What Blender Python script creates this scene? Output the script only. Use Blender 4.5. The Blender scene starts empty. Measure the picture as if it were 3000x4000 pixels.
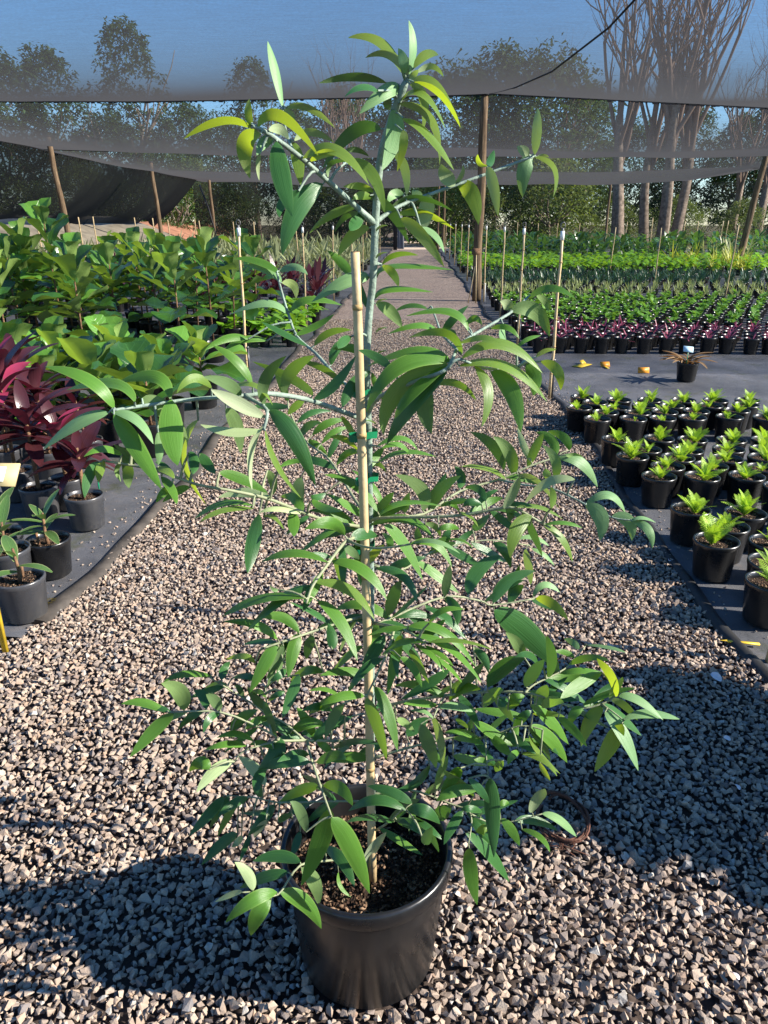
import bpy, bmesh, math, random
import numpy as np
from mathutils import Vector, Matrix, Quaternion

random.seed(7); rng = np.random.default_rng(7)
SC = bpy.context.scene
COL = SC.collection
R = math.radians

# ---------------------------------------------------------------- camera, sky, sun, exposure
CAM_H, PITCH, YAW, FPX = 1.5, R(21.4), R(2.4), 2888.0
cam_d = bpy.data.cameras.new('camera')
cam_d.sensor_fit = 'VERTICAL'; cam_d.sensor_height = 36.0; cam_d.lens = 36.0*FPX/4000.0
cam_d.clip_start = 0.05; cam_d.clip_end = 600
cam = bpy.data.objects.new('camera', cam_d); COL.objects.link(cam)
cam.location = (0, 0, CAM_H); cam.rotation_euler = (R(90)-PITCH, 0, YAW)
SC.camera = cam

SUN_EL, SUN_AZ = R(31), R(-7)            # measured from +X towards +Y
sun_dir = Vector((math.cos(SUN_EL)*math.cos(SUN_AZ), math.cos(SUN_EL)*math.sin(SUN_AZ), math.sin(SUN_EL)))
world = bpy.data.worlds.new('World'); SC.world = world; world.use_nodes = True
wn = world.node_tree; wn.nodes.clear()
sky = wn.nodes.new('ShaderNodeTexSky'); sky.sky_type = 'NISHITA'; sky.sun_disc = False
sky.sun_elevation = SUN_EL; sky.sun_rotation = math.atan2(sun_dir.x, sun_dir.y)
sky.air_density = 1.0; sky.dust_density = 0.0; sky.ozone_density = 6.0
wb = wn.nodes.new('ShaderNodeBackground'); wb.inputs[1].default_value = 0.085
wo = wn.nodes.new('ShaderNodeOutputWorld')
wh = wn.nodes.new('ShaderNodeHueSaturation'); wh.inputs['Saturation'].default_value = 1.12
wn.links.new(sky.outputs[0], wh.inputs['Color']); wn.links.new(wh.outputs[0], wb.inputs[0]); wn.links.new(wb.outputs[0], wo.inputs[0])
sl = bpy.data.lights.new('sun', 'SUN'); sl.energy = 5.0; sl.angle = R(0.5); sl.color = (1.0, 0.93, 0.82)
so = bpy.data.objects.new('sun', sl); COL.objects.link(so)
so.rotation_euler = sun_dir.to_track_quat('Z', 'Y').to_euler(); so.location = (20, -3, 14)
SC.view_settings.view_transform = 'Standard'; SC.view_settings.look = 'None'
SC.view_settings.gamma = 1.0; SC.view_settings.exposure = 1.35
SC.view_settings.use_curve_mapping = False
SC.render.engine = 'CYCLES'
SC.cycles.transparent_max_bounces = 16
SC.cycles.max_bounces = 8

# ---------------------------------------------------------------- helpers
def ray(px, py):                      # photograph pixel (3000 x 4000) -> direction in the world
    x = (px-1500)/FPX; y = -(py-2000)/FPX
    cp, sp = math.cos(PITCH), math.sin(PITCH)
    f = cp+y*sp; z = -sp+y*cp
    c, s = math.cos(YAW), math.sin(YAW)
    return Vector((x*c-f*s, x*s+f*c, z))
def on_z(px, py, z=0.0):
    d = ray(px, py); t = (z-CAM_H)/d.z
    return Vector((0, 0, CAM_H))+d*t
def at_y(px, py, Y):
    d = ray(px, py); return Vector((0, 0, CAM_H))+d*(Y/d.y)

def mesh(name, v, f, mats, uv=None, smooth=True, mi=None):
    me = bpy.data.meshes.new(name)
    me.from_pydata([tuple(p) for p in v], [], f)
    for m in (mats if isinstance(mats, (list, tuple)) else [mats]): me.materials.append(m)
    if uv is not None:
        lay = me.uv_layers.new(name='UVMap')
        idx = np.empty(len(me.loops), dtype=np.int32); me.loops.foreach_get('vertex_index', idx)
        lay.data.foreach_set('uv', np.asarray(uv, dtype=np.float32)[idx].ravel())
    me.polygons.foreach_set('use_smooth', [bool(smooth)]*len(me.polygons))
    if mi is not None: me.polygons.foreach_set('material_index', mi)
    me.update()
    return me
class MB:                             # collects vertices and faces of one mesh
    def __init__(s): s.v = []; s.f = []; s.uv = []; s.mi = []
    def add(s, v, f, uv=None, m=0):
        o = len(s.v); s.v += [tuple(p) for p in v]
        s.f += [tuple(i+o for i in q) for q in f]
        s.uv += [tuple(u) for u in (uv if uv is not None else [(0, 0)]*len(v))]
        s.mi += [m]*len(f)
    def mesh(s, name, mats, smooth=True): return mesh(name, s.v, s.f, mats, s.uv, smooth, s.mi)
def obj(name, me, parent=None, loc=None):
    o = bpy.data.objects.new(name, me); COL.objects.link(o)
    if parent is not None: o.parent = parent
    if loc is not None: o.location = loc
    return o
def tag(o, label=None, cat=None, group=None, kind=None):
    if label: o['label'] = label
    if cat: o['category'] = cat
    if group: o['group'] = group
    if kind: o['kind'] = kind
    return o
def thing(name, label, cat, loc=(0, 0, 0), rz=0.0, group=None, s=1.0):
    o = bpy.data.objects.new(name, None); COL.objects.link(o)
    o.location = loc; o.rotation_euler = (0, 0, rz); o.scale = (s, s, s); o.empty_display_size = 0.1
    return tag(o, label, cat, group)
def copy_tree(o, parent=None):
    c = o.copy(); COL.objects.link(c)
    if parent is not None: c.parent = parent
    for ch in list(o.children): copy_tree(ch, c)
    return c
ORD = ['first', 'second', 'third', 'fourth', 'fifth', 'sixth', 'seventh', 'eighth', 'ninth', 'tenth', 'eleventh', 'twelfth',
       'thirteenth', 'fourteenth', 'fifteenth', 'sixteenth', 'seventeenth', 'eighteenth', 'nineteenth', 'twentieth']
def od(i):
    if i < 20: return ORD[i]
    if i < 29: return 'twenty-'+ORD[i-20]
    if i == 29: return 'thirtieth'
    if i < 39: return 'thirty-'+ORD[i-30]
    return '%dth' % (i+1)

def tube(mb, pts, radii, n=8, m=0, cap=True, rag=0.0):
    pts = [Vector(p) for p in pts]; k = len(pts)
    if not hasattr(radii, '__len__'): radii = [radii]*k
    t0 = (pts[1]-pts[0]).normalized(); up = Vector((0, 0, 1)) if abs(t0.z) < .9 else Vector((1, 0, 0))
    a = t0.cross(up).normalized(); V = []; U = []
    for i, p in enumerate(pts):
        t = (pts[min(i+1, k-1)]-pts[max(i-1, 0)]).normalized()
        a = (a-t*a.dot(t)).normalized(); b = t.cross(a)
        for j in range(n):
            w = 2*math.pi*j/n; r = radii[i]*(1+random.uniform(-rag, rag))
            V.append(p+a*(math.cos(w)*r)+b*(math.sin(w)*r)); U.append((j/n, i/max(1, k-1)))
    F = [(i*n+j, i*n+(j+1) % n, (i+1)*n+(j+1) % n, (i+1)*n+j) for i in range(k-1) for j in range(n)]
    if cap: F += [tuple(range(n-1, -1, -1)), tuple((k-1)*n+j for j in range(n))]
    mb.add(V, F, U, m)
def box(mb, c, d, m=0, rot=None):
    x, y, z = d[0]/2, d[1]/2, d[2]/2
    V = [Vector((a*x, b*y, e*z)) for e in (-1, 1) for b in (-1, 1) for a in (-1, 1)]
    if rot is not None: V = [rot @ v for v in V]
    V = [v+Vector(c) for v in V]
    mb.add(V, [(0, 2, 3, 1), (4, 5, 7, 6), (0, 1, 5, 4), (2, 6, 7, 3), (0, 4, 6, 2), (1, 3, 7, 5)], None, m)
def lathe(mb, prof, n=24, m=0, c=(0, 0, 0)):
    k = len(prof); V = []; U = []
    for i, (r, z) in enumerate(prof):
        for j in range(n):
            w = 2*math.pi*j/n; V.append((c[0]+r*math.cos(w), c[1]+r*math.sin(w), c[2]+z)); U.append((j/n, z))
    F = [(i*n+j, i*n+(j+1) % n, (i+1)*n+(j+1) % n, (i+1)*n+j) for i in range(k-1) for j in range(n)]
    mb.add(V, F, U, m)

# ---------------------------------------------------------------- materials
class NT:
    def __init__(s, name):
        s.m = bpy.data.materials.new(name); s.m.use_nodes = True
        s.t = s.m.node_tree; s.t.nodes.clear()
        s.out = s.n('ShaderNodeOutputMaterial')
    def n(s, typ, **kw):
        x = s.t.nodes.new(typ)
        for k, v in kw.items(): setattr(x, k, v)
        return x
    def l(s, a, b): s.t.links.new(a, b)
    def pbsdf(s, rough=.6, spec=.5):
        p = s.n('ShaderNodeBsdfPrincipled'); p.inputs['Roughness'].default_value = rough
        p.inputs['Specular IOR Level'].default_value = spec; return p
    def ramp(s, fac, stops, interp='LINEAR'):
        r = s.n('ShaderNodeValToRGB'); r.color_ramp.interpolation = interp
        e = r.color_ramp.elements
        while len(e) < len(stops): e.new(0.5)
        for q, (p, c) in zip(e, stops): q.position = p; q.color = (*c, 1) if len(c) == 3 else c
        s.l(fac, r.inputs[0]); return r.outputs[0]
    def noise(s, scale, vec=None, detail=3, rough=.5):
        x = s.n('ShaderNodeTexNoise'); x.inputs['Scale'].default_value = scale; x.inputs['Detail'].default_value = detail
        x.inputs['Roughness'].default_value = rough
        if vec is not None: s.l(vec, x.inputs['Vector'])
        return x.outputs[0]
    def pos(s): return s.n('ShaderNodeNewGeometry').outputs['Position']
    def objc(s): return s.n('ShaderNodeTexCoord').outputs['Object']
    def math(s, op, a, b=None, c=None):
        x = s.n('ShaderNodeMath', operation=op)
        for i, q in enumerate((a, b, c)):
            if q is None: continue
            if isinstance(q, (int, float)): x.inputs[i].default_value = q
            else: s.l(q, x.inputs[i])
        return x.outputs[0]
    def mixc(s, f, a, b, typ='MIX'):
        x = s.n('ShaderNodeMix', data_type='RGBA', blend_type=typ)
        for q, i in ((f, 0), (a, 6), (b, 7)):
            if isinstance(q, (int, float)): x.inputs[i].default_value = q
            elif isinstance(q, tuple): x.inputs[i].default_value = (*q, 1)
            else: s.l(q, x.inputs[i])
        return x.outputs[2]
    def bump(s, h, strength=.3, dist=.01):
        b = s.n('ShaderNodeBump'); b.inputs['Strength'].default_value = strength; b.inputs['Distance'].default_value = dist
        s.l(h, b.inputs['Height']); return b.outputs[0]
    def done(s, sh): s.l(sh, s.out.inputs[0]); return s.m
def simple(name, col, rough=.6, spec=.5, noise=None, amt=.25, bump=0, bscale=60):
    k = NT(name); p = k.pbsdf(rough, spec)
    if noise:
        c = k.mixc(k.ramp(k.noise(noise, k.objc(), 4), [(.3, (0, 0, 0)), (.7, (1, 1, 1))]), tuple(x*(1-amt) for x in col), tuple(min(1, x*(1+amt)) for x in col))
        k.l(c, p.inputs['Base Color'])
    else: p.inputs['Base Color'].default_value = (*col, 1)
    if bump: k.l(k.bump(k.noise(bscale, k.objc(), 4), bump, .01), p.inputs['Normal'])
    return k.done(p.outputs[0])
def leafmat(name, top, under, trans, rough=.35, tf=.35, veins='par', var=.18, spec=.5, per='obj', edge=None):
    """two-sided leaf: glossy top, dull underside, light shining through"""
    k = NT(name); g = k.n('ShaderNodeNewGeometry')
    rnd = k.n('ShaderNodeObjectInfo').outputs['Random']
    if per == 'island': rnd = k.math('FRACT', k.math('ADD', rnd, g.outputs['Random Per Island']))
    uv = k.n('ShaderNodeUVMap'); sx = k.n('ShaderNodeSeparateXYZ'); k.l(uv.outputs[0], sx.inputs[0])
    if veins == 'par':
        cm = k.n('ShaderNodeCombineXYZ'); k.l(k.math('MULTIPLY', sx.outputs[0], 26), cm.inputs[0]); k.l(k.math('MULTIPLY', sx.outputs[1], 1.2), cm.inputs[1])
        k.l(k.math('MULTIPLY', rnd, 40), cm.inputs[2])
        v = k.noise(1.0, cm.outputs[0], 2)
        vein = k.ramp(v, [(.35, (0, 0, 0)), (.65, (1, 1, 1))])
    else:                                   # pinnate veins, uv.x 0..1 across, uv.y along
        ax = k.math('ABSOLUTE', k.math('SUBTRACT', sx.outputs[0], .5))
        ph = k.math('SUBTRACT', k.math('MULTIPLY', sx.outputs[1], 7.0), k.math('MULTIPLY', ax, 3.4))
        s1 = k.math('ABSOLUTE', k.math('SUBTRACT', k.math('FRACT', ph), .5))
        a = k.ramp(s1, [(.0, (1, 1, 1)), (.07, (.0, .0, .0))])
        b = k.ramp(ax, [(.012, (1, 1, 1)), (.03, (0, 0, 0))])
        vein = k.mixc(1.0, a, b, 'LIGHTEN')
    d = tuple(x*(1-var) for x in top); h = tuple(x*(1+var) for x in top)
    ct = k.mixc(rnd, d, h)
    ct = k.mixc(k.math('MULTIPLY', vein, .35 if veins != 'par' else .28), ct, tuple(min(1, x*1.9+.01) for x in top))
    sp = k.noise(7, k.objc(), 3)
    ct = k.mixc(k.ramp(sp, [(.45, (0, 0, 0)), (.75, (.35, .35, .35))]), ct, tuple(x*1.35 for x in (top[0]*1.2, top[1], top[2]*.8)))
    if edge:
        ea = k.math('ABSOLUTE', k.math('SUBTRACT', sx.outputs[0], .5))
        ct = k.mixc(k.ramp(ea, [(.40, (0, 0, 0)), (.47, (.6, .6, .6))]), ct, edge)
    cu = k.mixc(rnd, tuple(x*(1-var) for x in under), tuple(x*(1+var) for x in under))
    cu = k.mixc(k.math('MULTIPLY', vein, .25), cu, tuple(x*.7 for x in under))
    base = k.mixc(g.outputs['Backfacing'], ct, cu)
    p = k.pbsdf(rough, spec); k.l(base, p.inputs['Base Color'])
    rr = k.math('ADD', k.math('MULTIPLY', g.outputs['Backfacing'], .25), rough); k.l(rr, p.inputs['Roughness'])
    k.l(k.bump(vein, .18 if veins == 'par' else .5, .002), p.inputs['Normal'])
    t = k.n('ShaderNodeBsdfTranslucent'); t.inputs[0].default_value = (*trans, 1)
    mx = k.n('ShaderNodeMixShader'); mx.inputs[0].default_value = tf
    k.l(p.outputs[0], mx.inputs[1]); k.l(t.outputs[0], mx.inputs[2])
    return k.done(mx.outputs[0])

M = {}
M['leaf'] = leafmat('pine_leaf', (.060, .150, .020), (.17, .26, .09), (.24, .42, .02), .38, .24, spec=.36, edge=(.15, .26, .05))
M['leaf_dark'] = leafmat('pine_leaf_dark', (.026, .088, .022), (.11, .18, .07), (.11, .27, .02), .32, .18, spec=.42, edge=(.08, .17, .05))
M['leaf_backlit_tint'] = leafmat('pine_leaf_backlit', (.115, .20, .035), (.22, .29, .10), (.40, .52, .02), .38, .42, edge=(.2, .29, .05))  # sun from behind painted in: a yellower, brighter copy of the leaf colour
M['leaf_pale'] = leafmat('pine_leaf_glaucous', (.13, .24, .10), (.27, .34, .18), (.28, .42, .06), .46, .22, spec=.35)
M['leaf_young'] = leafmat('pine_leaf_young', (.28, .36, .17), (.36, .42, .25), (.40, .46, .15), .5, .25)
LM = {'n': M['leaf'], 'd': M['leaf_dark'], 'y': M['leaf_backlit_tint'], 'p': M['leaf_pale'], 'q': M['leaf_young']}
M['stem'] = simple('pine_stem', (.20, .26, .21), .6, .3, 40, .3, .3, 120)
M['twig'] = simple('pine_twig', (.22, .24, .14), .6, .3, 40, .3, .2, 120)
M['bark'] = simple('brown_bark', (.16, .09, .05), .8, .2, 50, .4, .5, 90)
M['fig'] = leafmat('fig_leaf', (.024, .078, .014), (.15, .235, .06), (.26, .42, .03), .22, .16, 'pin', .3, .6)
M['fig_young'] = leafmat('fig_leaf_young', (.085, .21, .028), (.26, .37, .10), (.36, .55, .04), .3, .3, 'pin', .25, .6)
M['cord'] = leafmat('cordyline_leaf', (.042, .011, .013), (.13, .03, .045), (.14, .01, .025), .26, .18, 'par', .45, .6)
M['cord_pink'] = leafmat('cordyline_leaf_pink', (.26, .03, .07), (.28, .06, .09), (.5, .03, .1), .35, .3, 'par', .3, .5)
M['redseed'] = leafmat('red_seedling_leaf', (.48, .12, .19), (.55, .22, .29), (.38, .05, .1), .4, .3, 'par', .4, .5, 'island')
M['varieg'] = leafmat('broad_leaf_cream', (.075, .15, .04), (.16, .22, .08), (.2, .35, .05), .3, .25, 'pin', .3, .5, 'obj', (.42, .44, .2))
M['fern'] = leafmat('fern_frond', (.27, .44, .03), (.28, .44, .06), (.45, .66, .03), .45, .35, 'par', .25, .4)
M['shrub'] = leafmat('seedling_leaf', (.16, .34, .04), (.18, .30, .08), (.26, .5, .04), .35, .3, 'pin', .35, .5, 'island')
M['bright'] = leafmat('bright_leaf', (.17, .36, .025), (.22, .40, .07), (.36, .62, .03), .35, .35, 'pin', .35, .5, 'island')
M['darkspike'] = leafmat('dark_spike_leaf', (.028, .075, .035), (.06, .10, .05), (.06, .16, .04), .35, .2, 'par', .4, .5, 'island')
M['palespike'] = leafmat('pale_spike_leaf', (.28, .33, .12), (.34, .38, .18), (.4, .46, .12), .45, .3, 'par', .35, .4, 'island')
M['yellowspike'] = leafmat('yellow_spike_leaf', (.42, .44, .06), (.42, .44, .10), (.6, .6, .06), .45, .35, 'par', .3, .4, 'island')
M['tallgreen'] = leafmat('tall_green_leaf', (.04, .105, .025), (.09, .16, .05), (.16, .34, .04), .28, .25, 'pin', .4, .6, 'island')
M['striped'] = leafmat('striped_leaf', (.23, .26, .12), (.30, .32, .18), (.34, .4, .12), .45, .25, 'par', .4, .4, 'island', (.45, .45, .28))
M['dead'] = leafmat('dead_leaf', (.20, .13, .07), (.22, .15, .08), (.3, .14, .04), .8, .2, 'par', .35, .2)
M['tree'] = leafmat('tree_leaf', (.030, .060, .016), (.06, .09, .03), (.10, .17, .02), .5, .22, 'par', .5, .3, 'island')
M['tree_light'] = leafmat('tree_leaf_light', (.085, .125, .03), (.11, .14, .05), (.22, .28, .04), .5, .3, 'par', .45, .3, 'island')
M['cane'] = simple('bamboo_cane', (.50, .37, .20), .5, .4, 14, .25, .1, 80)
M['cane_node'] = simple('bamboo_node', (.36, .24, .10), .6, .3)
M['tie'] = simple('green_tie', (.0, .14, .055), .4, .5)
M['label_y'] = simple('yellow_plastic', (.62, .42, .03), .45, .4, 25, .2)
M['label_o'] = simple('orange_plastic', (.62, .25, .02), .45, .4, 25, .2)
M['label_c'] = simple('cream_board', (.46, .37, .19), .6, .3, 12, .12)
M['white'] = simple('white_plastic', (.75, .74, .70), .5, .4, 20, .1)
M['bluewhite'] = simple('pale_blue_card', (.42, .58, .68), .5, .4)
M['greenplastic'] = simple('green_plastic', (.0, .22, .10), .4, .5)
M['petal'] = simple('pale_petal', (.62, .56, .58), .6, .3)
M['metal'] = simple('sprinkler_grey', (.10, .10, .10), .45, .5)
def m_pot(name, col, dust):
    k = NT(name); p = k.pbsdf(.3, .5)
    n1 = k.noise(9, k.objc(), 6, .65)
    mp = k.n('ShaderNodeMapping'); k.l(k.objc(), mp.inputs[0]); mp.inputs['Scale'].default_value = (30, 30, 3)
    st = k.noise(1.4, mp.outputs[0], 3)
    f = k.math('MULTIPLY', k.ramp(n1, [(.42, (0, 0, 0)), (.8, (1, 1, 1))]), k.ramp(st, [(.3, (.3, .3, .3)), (.75, (1, 1, 1))]))
    sp = k.n('ShaderNodeSeparateXYZ'); k.l(k.objc(), sp.inputs[0])
    low = k.math('MULTIPLY', k.ramp(sp.outputs[2], [(0.0, (1, 1, 1)), (.09, (0, 0, 0))]), k.ramp(k.noise(40, k.objc(), 4), [(.35, (0, 0, 0)), (.65, (1, 1, 1))]))
    f = k.math('MAXIMUM', f, k.math('MULTIPLY', low, .8))
    k.l(k.mixc(f, col, dust), p.inputs['Base Color'])
    k.l(k.math('ADD', .16, k.math('MULTIPLY', n1, .28)), p.inputs['Roughness'])
    k.l(k.bump(st, .05, .004), p.inputs['Normal'])
    return k.done(p.outputs[0])
M['pot'] = m_pot('black_pot_plastic', (.009, .009, .010), (.030, .028, .027))
M['pot_grey'] = m_pot('dusty_grey_pot_plastic', (.045, .046, .052), (.10, .095, .09))
def m_soil():
    k = NT('potting_bark'); p = k.pbsdf(.9, .2)
    v = k.n('ShaderNodeTexVoronoi'); v.inputs['Scale'].default_value = 150; k.l(k.objc(), v.inputs['Vector'])
    sx = k.n('ShaderNodeSeparateColor'); k.l(v.outputs['Color'], sx.inputs[0])
    k.l(k.ramp(sx.outputs[0], [(.0, (.012, .008, .006)), (.55, (.04, .022, .014)), (.85, (.12, .07, .04)), (1, (.26, .19, .13))]), p.inputs['Base Color'])
    k.l(k.bump(v.outputs['Distance'], 1.0, .012), p.inputs['Normal'])
    return k.done(p.outputs[0])
M['soil'] = m_soil()
def m_stone():
    k = NT('crushed_stone'); p = k.pbsdf(.85, .25); g = k.n('ShaderNodeNewGeometry')
    r = k.math('FRACT', k.math('ADD', k.n('ShaderNodeObjectInfo').outputs['Random'], g.outputs['Random Per Island']))
    c = k.ramp(r, [(0, (.10, .085, .085)), (.10, (.20, .165, .145)), (.25, (.31, .24, .185)), (.55, (.39, .30, .23)), (.75, (.46, .37, .29)), (.88, (.38, .25, .17)), (.95, (.14, .145, .16)), (1, (.50, .46, .40))])
    n = k.noise(120, k.pos(), 4, .6)
    c = k.mixc(k.ramp(n, [(.35, (.0, .0, .0)), (.7, (.5, .5, .5))]), c, (.20, .15, .12))
    k.l(c, p.inputs['Base Color']); k.l(k.bump(k.noise(260, k.pos(), 4), .35, .004), p.inputs['Normal'])
    return k.done(p.outputs[0])
M['stone'] = m_stone()
def m_gravelbed():
    k = NT('gravel_bed'); p = k.pbsdf(.9, .2)
    v = k.n('ShaderNodeTexVoronoi'); v.inputs['Scale'].default_value = 42; k.l(k.pos(), v.inputs['Vector'])
    sx = k.n('ShaderNodeSeparateColor'); k.l(v.outputs['Color'], sx.inputs[0])
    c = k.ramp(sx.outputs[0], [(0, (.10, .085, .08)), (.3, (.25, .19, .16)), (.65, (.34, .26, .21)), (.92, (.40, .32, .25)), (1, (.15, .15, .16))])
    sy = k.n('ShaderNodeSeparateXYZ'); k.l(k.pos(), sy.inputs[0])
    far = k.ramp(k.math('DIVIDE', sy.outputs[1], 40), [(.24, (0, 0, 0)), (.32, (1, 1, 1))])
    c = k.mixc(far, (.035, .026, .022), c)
    big = k.noise(.9, k.pos(), 3)
    c = k.mixc(k.ramp(big, [(.4, (0, 0, 0)), (.7, (.3, .3, .3))]), c, (.17, .12, .10))
    k.l(c, p.inputs['Base Color']); k.l(k.bump(k.ramp(v.outputs['Distance'], [(0, (1, 1, 1)), (.7, (0, 0, 0))]), .9, .012), p.inputs['Normal'])
    return k.done(p.outputs[0])
M['gravelbed'] = m_gravelbed()
def m_mat():
    k = NT('woven_weed_mat'); p = k.pbsdf(.5, .5)
    n = k.noise(1.6, k.pos(), 6, .65); n2 = k.noise(16, k.pos(), 6, .7)
    c = k.ramp(n, [(.3, (.035, .037, .043)), (.7, (.125, .127, .140))])
    d = k.math('MULTIPLY', k.ramp(n2, [(.52, (0, 0, 0)), (.68, (1, 1, 1))]), k.ramp(n, [(.4, (.1, .1, .1)), (.65, (1, 1, 1))]))
    c = k.mixc(k.math('MULTIPLY', d, .55), c, (.16, .125, .095))
    moss = k.math('MULTIPLY', k.ramp(k.noise(3.1, k.pos(), 5, .7), [(.56, (0, 0, 0)), (.66, (1, 1, 1))]), .55)
    c = k.mixc(moss, c, (.05, .055, .018))
    k.l(c, p.inputs['Base Color'])
    k.l(k.math('ADD', .38, k.math('MULTIPLY', n2, .35)), p.inputs['Roughness'])
    wv = k.n('ShaderNodeTexChecker'); wv.inputs['Scale'].default_value = 420; k.l(k.pos(), wv.inputs['Vector'])
    h = k.math('ADD', k.math('MULTIPLY', wv.outputs['Fac'], .12), k.noise(7, k.pos(), 4))
    k.l(k.bump(h, .5, .02), p.inputs['Normal'])
    return k.done(p.outputs[0])
M['mat'] = m_mat()
M['edging'] = simple('rubber_edging', (.055, .046, .038), .7, .35, 9, .5, .4, 30)
M['edging_dark'] = simple('dark_hose_edging', (.016, .016, .017), .55, .4, 9, .4, .3, 30)
def m_ground():
    k = NT('field_ground'); p = k.pbsdf(.95, .1)
    n = k.noise(.35, k.pos(), 6, .65)
    k.l(k.ramp(n, [(.3, (.05, .055, .02)), (.55, (.11, .09, .05)), (.75, (.16, .12, .08))]), p.inputs['Base Color'])
    return k.done(p.outputs[0])
M['ground'] = m_ground()
def m_net(name, open_, col, speck=0.0, gain=1.0, rib=0.0):
    """knitted shade mesh: the holes close up as the cloth turns edge-on"""
    k = NT(name)
    lw = k.n('ShaderNodeLayerWeight'); lw.inputs[0].default_value = .5
    cosv = k.math('SUBTRACT', 1.0, lw.outputs['Facing'])
    cosv = k.math('MAXIMUM', cosv, .02)
    # path through the yarn grows as 1/cos
    t = k.math('POWER', open_, k.math('DIVIDE', 1.0, cosv))
    n1 = k.noise(34, k.pos(), 2); 
    mp = k.n('ShaderNodeMapping'); k.l(k.pos(), mp.inputs[0]); mp.inputs['Scale'].default_value = (3, 46, 46)
    n2 = k.noise(1.0, mp.outputs[0], 3)
    v = k.math('ADD', k.math('MULTIPLY', n1, .55), k.math('MULTIPLY', n2, .55))
    t = k.math('MULTIPLY', t, k.math('ADD', .45, v))
    if rib:
        n3 = k.noise(rib, k.pos(), 1); t = k.math('MULTIPLY', t, k.ramp(n3, [(.35, (.75, .75, .75)), (.6, (1, 1, 1))]))
    if speck:
        sp = k.ramp(k.noise(9, k.pos(), 4, .75), [(.63, (1, 1, 1)), (.66, (1-speck, 1-speck, 1-speck))])
        t = k.math('MULTIPLY', t, sp)
    t.node.use_clamp = True
    d = k.n('ShaderNodeBsdfDiffuse'); d.inputs[0].default_value = (*col, 1)
    tl = k.n('ShaderNodeBsdfTranslucent'); tl.inputs[0].default_value = (*col, 1)
    m1 = k.n('ShaderNodeMixShader'); m1.inputs[0].default_value = .45; k.l(d.outputs[0], m1.inputs[1]); k.l(tl.outputs[0], m1.inputs[2])
    tr = k.n('ShaderNodeBsdfTransparent')
    mx = k.n('ShaderNodeMixShader'); k.l(t, mx.inputs[0]); k.l(m1.outputs[0], mx.inputs[1]); k.l(tr.outputs[0], mx.inputs[2])
    return k.done(mx.outputs[0])
M['net_roof'] = m_net('shade_cloth_roof', .80, (.105, .103, .106))
M['net_wall'] = m_net('shade_cloth_wall', .30, (.035, .036, .034), .7)
M['net_side'] = m_net('shade_cloth_side', .42, (.030, .031, .030), 0, .6)
M['net_thin'] = m_net('shade_cloth_thin', .80, (.06, .06, .055), .8, .5)
def m_post():
    k = NT('weathered_pole'); p = k.pbsdf(.8, .2)
    mp = k.n('ShaderNodeMapping'); k.l(k.objc(), mp.inputs[0]); mp.inputs['Scale'].default_value = (34, 34, 1.6)
    n = k.noise(1.0, mp.outputs[0], 5, .65)
    c = k.ramp(n, [(.25, (.04, .026, .017)), (.5, (.15, .10, .06)), (.75, (.36, .26, .16))])
    k.l(c, p.inputs['Base Color']); k.l(k.bump(n, .5, .02), p.inputs['Normal'])
    return k.done(p.outputs[0])
M['post'] = m_post()
M['cable'] = simple('dark_cable', (.012, .012, .014), .6, .3)
M['tarp'] = simple('beige_tarp', (.22, .19, .145), .8, .2, 2.2, .3, .8, 5)
M['earth'] = simple('red_earth', (.27, .13, .08), .9, .1, 1.5, .35, .6, 6)
M['sand'] = simple('pale_track', (.46, .36, .28), .9, .1, .8, .2)
M['trunk'] = simple('grey_trunk', (.21, .165, .13), .9, .15, 6, .45, .7, 12)
M['baretwig'] = simple('bare_branches', (.17, .12, .095), .9, .1, 2, .3)
M['moss'] = simple('moss', (.10, .075, .012), .9, .1, 60, .5, .8, 200)
M['root'] = simple('dry_root', (.10, .045, .03), .85, .2, 30, .4, .6, 60)
M['darkframe'] = simple('dark_fabric_frame', (.03, .03, .034), .7, .3)

# ================================================================ the setting
def rect(x0, y0, x1, y1, z, nx=1, ny=1, fz=None):
    V = []; F = []
    for j in range(ny+1):
        for i in range(nx+1):
            x = x0+(x1-x0)*i/nx; y = y0+(y1-y0)*j/ny
            V.append((x, y, z+(fz(x, y) if fz else 0)))
    for j in range(ny):
        for i in range(nx):
            a = j*(nx+1)+i; F.append((a, a+1, a+nx+2, a+nx+1))
    return V, F
def wob(x, y, s=1.0, seed=0.0):
    return math.sin(x*1.7*s+seed)*math.cos(y*1.3*s+seed*2)*.5+math.sin(x*3.9*s+y*2.7*s+seed)*.3+math.sin(y*6.1*s-x*5.3*s)*.2
V, F = rect(-300, -60, 300, 420, -.05)
tag(obj('ground', mesh('ground', V, F, M['ground'])), kind='structure')
V, F = rect(-7, -4, 7, 2.5, -.008); V2, F2 = rect(-1.75, 2.5, 1.6, 46, -.008, 2, 40)
b = MB(); b.add(V, F); b.add(V2, F2)
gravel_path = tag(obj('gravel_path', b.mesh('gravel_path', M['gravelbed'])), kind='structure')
V, F = rect(-4, 46, 5, 120, -.01, 2, 20)
tag(obj('dirt_track', mesh('dirt_track', V, F, M['sand'])), kind='structure')
def edge_left(y): return -1.455+.03*math.sin(y*1.9)+.018*math.sin(y*4.3+1)
def edge_right(y): return 1.262+.035*math.sin(y*1.25+.6)+.012*math.sin(y*4.1)
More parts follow.
